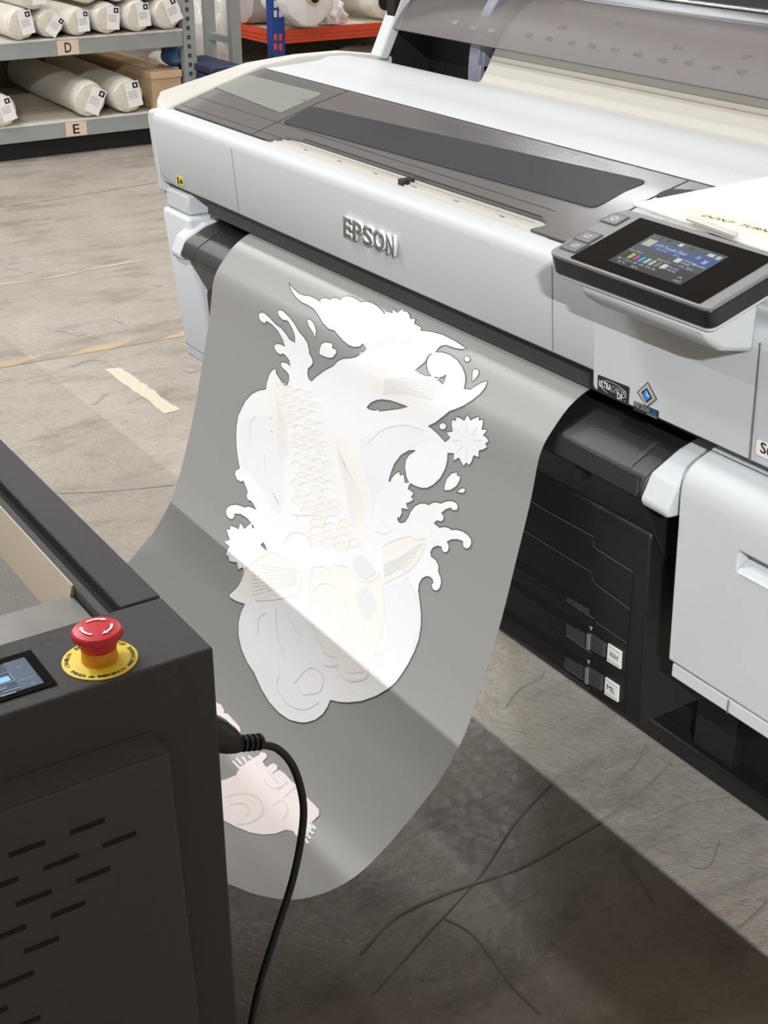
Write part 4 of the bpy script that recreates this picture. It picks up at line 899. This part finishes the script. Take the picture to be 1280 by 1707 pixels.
# ================================================================== GREY SHELVING WITH ROLLS
SX = -7.5
sh = root('shelving_unit', (SX-.6, 2.4, 0), 'grey bolted steel shelving unit holding white rolls, labelled D and E', 'shelving')
ZD, ZE = -.970, -1.405
def shelf(zt):
    obj('shelf_beam', box(B(), SX-.03, SX, .6, 3.52, zt-.095, zt-.008), 'galv', sh, bevel=.002); obj('beam_lip', box(B(), SX-.035, SX+.002, .6, 3.52, zt-.012, zt), 'galvlip', sh)
    obj('shelf_board', box(B(), SX-1.25, SX-.035, .6, 3.52, zt-.02, zt-.001), 'board', sh)
shelf(ZD); shelf(ZE)
obj('shade_panel', box(B(), SX-1.30, SX-1.27, .6, 3.52, -1.58, 1.4), 'wall', sh)  # sheet added behind the rolls to keep the shelf interior dark
M['gapdark'] = M['deepblack']; obj('gap_shade', box(B(), SX-.06, SX-.05, .6, 3.52, -1.598, ZE-.09), 'deepblack', sh)  # near-black sheet stands in for the shade under the lowest beam
for x in (SX+.004, SX-1.3):
    p = B(); box(p, x-.05, x, 3.522, 3.60, 0, 3.2, False); po_ = obj('upright', p, 'galv', sh)
    for k in range(60):
        z = .12+k*.05; q_ = B(); box(q_, x, x+.002, 3.545, 3.565, z, z+.022, False); obj('post_hole', q_, 'holedark', po_, smooth=False) if x > SX-.5 and k < 40 else q_.free()
obj('side_panel', box(B(), SX-1.3, SX-.05, 3.53, 3.56, .02, .08, False), 'galv', sh)
for s, px in (('D', 95), ('E', 109)):
    z_ = -.030 if s == 'D' else -.020
    c = onx(px+18, 75 if s == 'D' else 213, SX+.003); zt = H+(ZD if s == 'D' else ZE)-.016
    lb = obj('shelf_label', slab(B(), [V((SX+.004, c.y-.062, zt-.075)), V((SX+.004, c.y+.062, zt-.075)), V((SX+.004, c.y+.062, zt+.002)), V((SX+.004, c.y-.062, zt+.002))], X, .001), 'peach', sh, smooth=False)
    lb['label'] = 'peach label with letter '+s
    text('shelf_letter', s, V((SX+.005, c.y-.02, zt-.063)), Y, Z, .038, .052, 'ink', lb, bold=.01)
def wrapfn(seed, amp):
    def f(r, z, a): return r*(1+amp*noise.noise(V((math.cos(a)*2+seed, math.sin(a)*2, z*3))))
    return f
protos = []
def make_roll(seed, R_, L_):
    rt = root('wrapped_roll', (0, 0, 0))
    b = B(); pr_ = [(R_*.75, 0.006), (R_*.92, .004), (R_, -.02), (R_, -.06)]+[(R_, -.06-L_*k/10) for k in range(1, 11)]
    lathe(b, pr_, (0, 0, 0), 40, 'x', wrapfn(seed, .06)); w = obj('wrap', b, 'wrap', rt, local=True)
    e = B(); lathe(e, [(R_*.9, .002), (R_*.8, .012), (R_*.45, .016), (R_*.1, .010)], (0, 0, 0), 32, 'x', wrapfn(seed+5, .12)); obj('wrapped_end', e, 'wrapend', rt, local=True)
    l = B(); a = random.uniform(-.5, .5); u = V((0, math.cos(a), math.sin(a))); v = V((0, -math.sin(a), math.cos(a))); o_ = V((.021, R_*.02, 0))
    def q4(c0, c1, d0, d1, x): return [o_+V((x, 0, 0))+u*c0*R_+v*d0*R_, o_+V((x, 0, 0))+u*c1*R_+v*d0*R_, o_+V((x, 0, 0))+u*c1*R_+v*d1*R_, o_+V((x, 0, 0))+u*c0*R_+v*d1*R_]
    slab(l, q4(-.15, .75, -.7, .75, 0), X, .001); lb = obj('label', l, 'labelwhite', rt, local=True, smooth=False)
    s_ = B(); slab(s_, q4(.35, .68, .35, .68, .001), X, .0008); obj('label_mark', s_, 'navyink', lb, local=True, smooth=False)
    s_ = B(); slab(s_, q4(.45, .56, .44, .58, .002), X, .0005); obj('label_mark', s_, 'labelwhite', lb, local=True, smooth=False)
    s_ = B(); [slab(s_, q4(-.05, .55, .18-.12*i, .21-.12*i, .001), X, .0008) for i in range(4)]; obj('label_text_lines', s_, 'greyink', lb, local=True, smooth=False)
    return rt
D_ = [(2.575, 'leftmost roll of the row on the shelf marked D, crumpled clear end'), (2.742, 'white wrapped roll, second from the left on shelf D, big white label'), (2.895, 'white wrapped roll directly above the D shelf label, third in its row'),
      (3.065, 'white wrapped roll, fourth from the left on shelf D, tilted label'), (3.242, 'white wrapped roll, fifth from the left on shelf D, label folded forward'), (3.425, 'white wrapped roll at the right end of shelf D beside the upright')]
first = True
for i, (y, lab) in enumerate(D_):
    R_ = [.082, .076, .074, .082, .084, .090][i]; r = make_roll(i*3.1, R_, 1.1); r.location = (SX+.02+random.uniform(-.02, .02), y, H+ZD+R_+.004); r.rotation_euler = (random.uniform(-.4, .4), 0, math.radians(0)); tag(r, lab, 'roll', 'wrapped rolls on shelf D')
for i, (y, lab) in enumerate([(2.66, 'white wrapped roll stacked on top of the two leftmost rolls of shelf D'), (2.97, 'white wrapped roll stacked on the middle rolls of shelf D at the frame top'), (3.145, 'white wrapped roll stacked above the fourth and fifth rolls of shelf D'), (3.335, 'rightmost stacked roll of shelf D, lying above the row end')]):
    r = make_roll(40+i*2.3, .085, 1.1); r.location = (SX, y, H+ZD+.235+(.012 if i else 0)); r.rotation_euler = (random.uniform(-.4, .4), 0, 0); tag(r, lab, 'roll', 'wrapped rolls on shelf D')
for i, (px, py, R_, lab) in enumerate([(150, 158, .098, 'long white roll on shelf E above its label'), (214, 152, .096, 'white roll on shelf E lying against the cardboard box'), (1, 184, .085, 'roll in loose clear plastic at the left frame edge on shelf E')]):
    p = onx(px, py, SX+.02); r = make_roll(70+i*4, R_, 1.15); r.location = (SX+.0+(.03 if i == 2 else 0), p.y, H+ZE+R_+.003); r.rotation_euler = (0, 0, math.radians(-2.6 if i < 2 else -4.6)); tag(r, lab, 'roll', 'rolls on shelf E')
# cardboard box
cbx = root('cardboard_box', (SX-.55, 3.41, H+ZE), 'long brown cardboard box with lid on shelf E beside the upright', 'box')
ya, yb = 3.315, 3.508
obj('box_body', box(B(), SX-1.15, SX-.02, ya+.004, yb-.004, ZE+.002, -1.215), 'card', cbx, bevel=.003); obj('box_lid', box(B(), SX-1.155, SX-.012, ya, yb, -1.235, -1.195), 'cardlid', cbx, bevel=.003)
def blob(name, c, rx, ry, rz, m, seed, label, cat, amp=.35, flat=True):
    bm = B(); bmesh.ops.create_icosphere(bm, subdivisions=4, radius=1)
    for v in bm.verts:
        n1 = noise.noise(v.co*1.6+V((seed, 0, 0)))*amp + noise.noise(v.co*4+V((seed, 3, 0)))*amp*.35; d_ = v.co.normalized()*(1+n1)
        v.co = V((d_.x*rx, d_.y*ry, max(d_.z, -.85)*rz))
        v.co += V(c)
    return tag(obj(name, bm, m), label, cat)
blob('cloth_bag', (SX-1.0, 3.62+.22, .17), .2, .14, .20, 'bag', 2, 'clear plastic wrapped bundle on the floor right of the grey upright', 'bag')
p = onx(291, 95, SX-.16)
blob('teal_bag', (SX-.16, p.y, H-1.193+.055), .11, .07, .065, 'teal', 5, 'dark teal bag lying on the cardboard box under shelf D', 'bag', .2)
# grey ladder frame beside the shelving
lf = root('rack_frame', (-8.2, 4.1, 0), 'bare grey steel ladder frame standing between the grey shelving and the blue post', 'rack frame')
p1 = onx(394, 60, -7.9); y_ = p1.y; x2 = ony(352, 55, y_).x
for x, w in ((-7.9, .07), (x2, .07)): obj('upright', box(B(), x-.05, x, y_-w/2, y_+w/2, 0, 3.0, False), 'galv', lf, bevel=.003)
for px, py in ((372, 64), (372, 250), (372, -120)):
    z = ony(px, py, y_).z
    if z > .03: obj('rung', box(B(), x2, -7.95, y_-.02, y_+.02, z-.02, z+.02, False), 'galv', lf)
cr_ = root('storage_crate', (-7.35, 3.95, 0), 'dark navy plastic crate standing on the floor behind the printer corner', 'crate')
c0, c1 = onx(351, 112, -7.3), onx(402, 128, -7.3)
obj('crate_body', box(B(), -7.75, -7.3, c0.y, c1.y, 0, c0.z-.04, False), 'navy', cr_, bevel=.02); obj('crate_rim', box(B(), -7.77, -7.28, c0.y-.01, c1.y+.01, c0.z-.04, c0.z, False), 'navy', cr_, bevel=.01)
# orange and blue pallet rack
RX = -8.8
rk = root('pallet_rack', (RX-1, 5.6, 0), 'orange and blue pallet rack with wrapped fabric rolls', 'rack')
ypost = (onx(454, 60, RX).y, onx(475, 60, RX).y); zb0, zb1 = H-1.290, H-1.200
bp = obj('upright', box(B(), RX-.08, RX, ypost[0], ypost[1], 0, 3.2, False), 'blue', rk, bevel=.004)
for py, m in ((7, 'hole'), (23, 'hole'), (62, 'holered'), (78, 'holered'), (92, 'holedark')):
    for px in (459, 467.5):
        c = onx(px, py, RX+.001); obj('post_hole', box(B(), RX, RX+.002, c.y-.012, c.y+.012, c.z-.022, c.z+.022, False), m, bp, smooth=False)
bb_ = B(); yA = ypost[1]; prof(bb_, [], 0, 0) if False else None
for (a, c, w) in (((RX+.002, yA), (RX+.002, 8.6), 1),):
    b = B(); box(b, RX-.045, RX, yA, 8.6, zb0, zb1, False)
    for f_ in (.3, .6): box(b, RX, RX+.006, yA, 8.6, zb0+(zb1-zb0)*f_, zb0+(zb1-zb0)*(f_+.15), False)
    obj('front_beam', b, 'orange', rk)
b = B(); box(b, -13.6, RX-.08, ypost[0], ypost[0]+.045, zb0, zb1, False)
for f_ in (.3, .6): box(b, -13.6, RX-.08, ypost[0]-.006, ypost[0], zb0+(zb1-zb0)*f_, zb0+(zb1-zb0)*(f_+.15), False)
obj('side_beam', b, 'orange', rk)
obj('rack_deck', box(B(), -13.6, RX-.045, ypost[0]+.045, 8.6, zb1-.03, zb1-.005, False), 'board', rk)
obj('rack_sheet', box(B(), -13.6, -13.55, ypost[0]-.5, 8.6, 0, 3, False), 'deepblack', rk)
def bolt(c, R_, L_, m, lab, ang, core=True, seed=0, squash=.9):
    rt = root('fabric_roll', c, lab, 'roll', rz=ang)
    b = B(); lathe(b, [(R_*.35, .03), (R_*.7, .03), (R_*.95, .012), (R_, -.03)]+[(R_, -.03-L_*k/10) for k in range(1, 11)], (0, 0, 0), 44, 'x', wrapfn(seed, .10))
    for v in b.verts: v.co.z *= squash
    obj('wrap', b, m, rt, local=True)
    if core:
        k = B(); lathe(k, [(.030, -.1), (.042, -.1), (.044, .09), (.036, .09), (.030, -.05)], (0, 0, 0), 24, 'x'); ko = obj('core', k, 'core', rt, local=True)
        h = B(); lathe(h, [(.035, .0), (.0355, .091)], (0, 0, 0), 20, 'x'); obj('core_hole', h, 'slot', ko, local=True)
    return rt
c = onx(512, 12, RX+.08); bolt((RX+.10, c.y, H-1.2+.222), .2, .3, 'labelwhite', 'big square-folded white fabric roll with cardboard core above the orange beam', 0, True, 3, 1.0)
b = B(); slab(b, rquad([onx(478, 50, RX+.13), onx(486, 58, RX+.14), onx(545, 56, RX+.14), onx(553, 46, RX+.13), onx(545, 38, RX+.1), onx(480, 36, RX+.1)], .02), X, .02)
c = onx(427, 20, RX-.5)
for i, (px, py, R_, dx) in enumerate([(425, 22, .19, -.35), (375, 8, .2, -1.2), (318, 4, .19, -2.2)]):
    y = ypost[0]+.32; p = ony(px, py, y-.2); bolt((p.x, ypost[0]+.03, H-1.2+R_*.95+.004), R_, .62, 'fabric', ['grey pink plastic-wrapped fabric roll just left of the blue post', 'grey wrapped fabric roll seen between the ladder frame posts', 'grey wrapped fabric roll on the orange rack right of the grey upright'][i], -math.pi/2, False, 9+i*3, .95)
c = onx(570, 34, RX+.02); blob('plastic_bag', (RX-.10, c.y, zb1+.085), .10, .085, .095, 'labelwhite', 11, 'crumpled white plastic bag on the orange rack right of the big roll', 'bag', .5)
c = onx(641, 22, RX-.1); bolt((RX-.12, c.y, zb1+.132), .115, .8, 'wrap', 'white roll with open dark core on the rack beside the printer post', 0, False, 20, 1.0)
k = B(); lathe(k, [(.06, 0), (.06, .036)], (RX-.12, c.y, zb1+.132), 24, 'x'); obj('core_hole', k, 'slot', [o for o in COL.objects if o.name.startswith('fabric_roll')][-1])
c = onx(600, 25, RX-.95); bolt((RX-.95, c.y, zb1+.14), .14, .5, 'wrap', 'white wrapped roll lying further back behind the crumpled bag', 0, False, 25, 1.0)
c = onx(607, 88, RX-.3); blob('cloth_bundle', (RX-.3, c.y, c.z-.05), .3, .22, .10, 'fabric', 14, 'beige crumpled cloth bundle on the pallet under the orange beam', 'cloth')
obj_p = box(B(), RX-1.1, RX-.02, c.y-.5, c.y+.6, 0, c.z-.14, False); tag(obj('pallet_box', obj_p, 'holedark', bevel=.01), 'dark box under the orange beam carrying the beige cloth bundle', 'box')
c = onx(362, 75, -8.95); blob('wrapped_bundle', (-8.97, c.y-.02, .31), .14, .19, .36, 'bag', 30, 'tall translucent plastic-wrapped bundle standing behind the ladder frame', 'bundle', .2)

# ================================================================== WHITE BOARD LYING ON THE RIGHT OF THE PRINTER
zb_ = H-.3865
p0 = onz(1055, 338, zb_); p1 = onz(1290, 420, zb_); p3 = onz(1300, 290, zb_)
dirx = (p1-p0).normalized(); e_ = (p3-p0)
wb_ = root('white_board', p0+V((.1, .1, 0)), 'large white board with taped handwritten note lying on the printer by the touch panel', 'board')
board = obj('board_sheet', slab(B(), [p0, p0+dirx*.42, p0+dirx*.42+e_.normalized()*.5, p0+e_.normalized()*.5], Z, .004), 'boardwhite', wb_, bevel=.001)
tq = [onz(1131, 350, zb_+.0006), onz(1290, 402, zb_+.0006), onz(1300, 384, zb_+.0006), onz(1157, 344, zb_+.0006)]
tp = obj('note_tape', slab(B(), tq, Z, .0004), 'creamtape', board, smooth=False)
o_ = onz(1167, 360, zb_+.001); u_ = (onz(1285, 389, zb_+.001)-o_).normalized(); v_ = Z.cross(u_)
text('handwriting', 'DONT  TURN  MACHINE', o_, u_, v_, .168, .0085, 'navyink', tp, ext=.0004, shear=.25)

# ================================================================== LIGHT
def area(name, loc, sx, sy, e, tgt=None, col=(1, 1, 1)):
    l = bpy.data.lights.new(name, 'AREA'); l.shape = 'RECTANGLE'; l.size = sx; l.size_y = sy; l.energy = e; l.color = col
    o = bpy.data.objects.new(name, l); COL.objects.link(o); o.location = loc
    if tgt: o.rotation_euler = (V(tgt)-V(loc)).to_track_quat('-Z', 'Y').to_euler()
    return o
KY = MY-(5.2-(H+MZ))*1.0
tag(obj('shadow_wall', box(B(), 1.15, 3.3, -2.2, -1.586, 0, 3.0, False), 'wall', smooth=False), kind='structure')  # unseen wall added behind the camera to cast the straight shadow edge
area('strip_and_fill_light', (5.9, KY, 5.2), .8, .008, 2700)
for x, e in ((-2.2, 45), (-5.5, 65), (-9.5, 270)):
    area('strip_and_fill_light', (x, KY, 5.2), 1.5, .10, e)
for x, yy, e in ((-1.9, .75, 20), (-3.8, -.8, 150), (-3.8, -1.7, 120), (-7, .75, 175), (-11, .75, 260)):  # the steep pair are fill lamps added to brighten the shaded film
    area('strip_and_fill_light', (x, yy, 5.2), 1.5, .25, e)
for x, yy, e in ((-1.6, 4.6, 45), (-6.6, 4.75, 70), (-10, 7.2, 150)):
    area('strip_and_fill_light', (x, yy, 5.2), 1.5, .25, e)
w = bpy.data.worlds.new('world'); S.world = w; w.use_nodes = True
w.node_tree.nodes['Background'].inputs[0].default_value = (*s2l(.86, .78, .70), 1); w.node_tree.nodes['Background'].inputs[1].default_value = .70
S.view_settings.view_transform = 'Standard'; S.view_settings.look = 'None'; S.view_settings.gamma = 1; S.view_settings.exposure = -.50; S.view_settings.use_curve_mapping = False
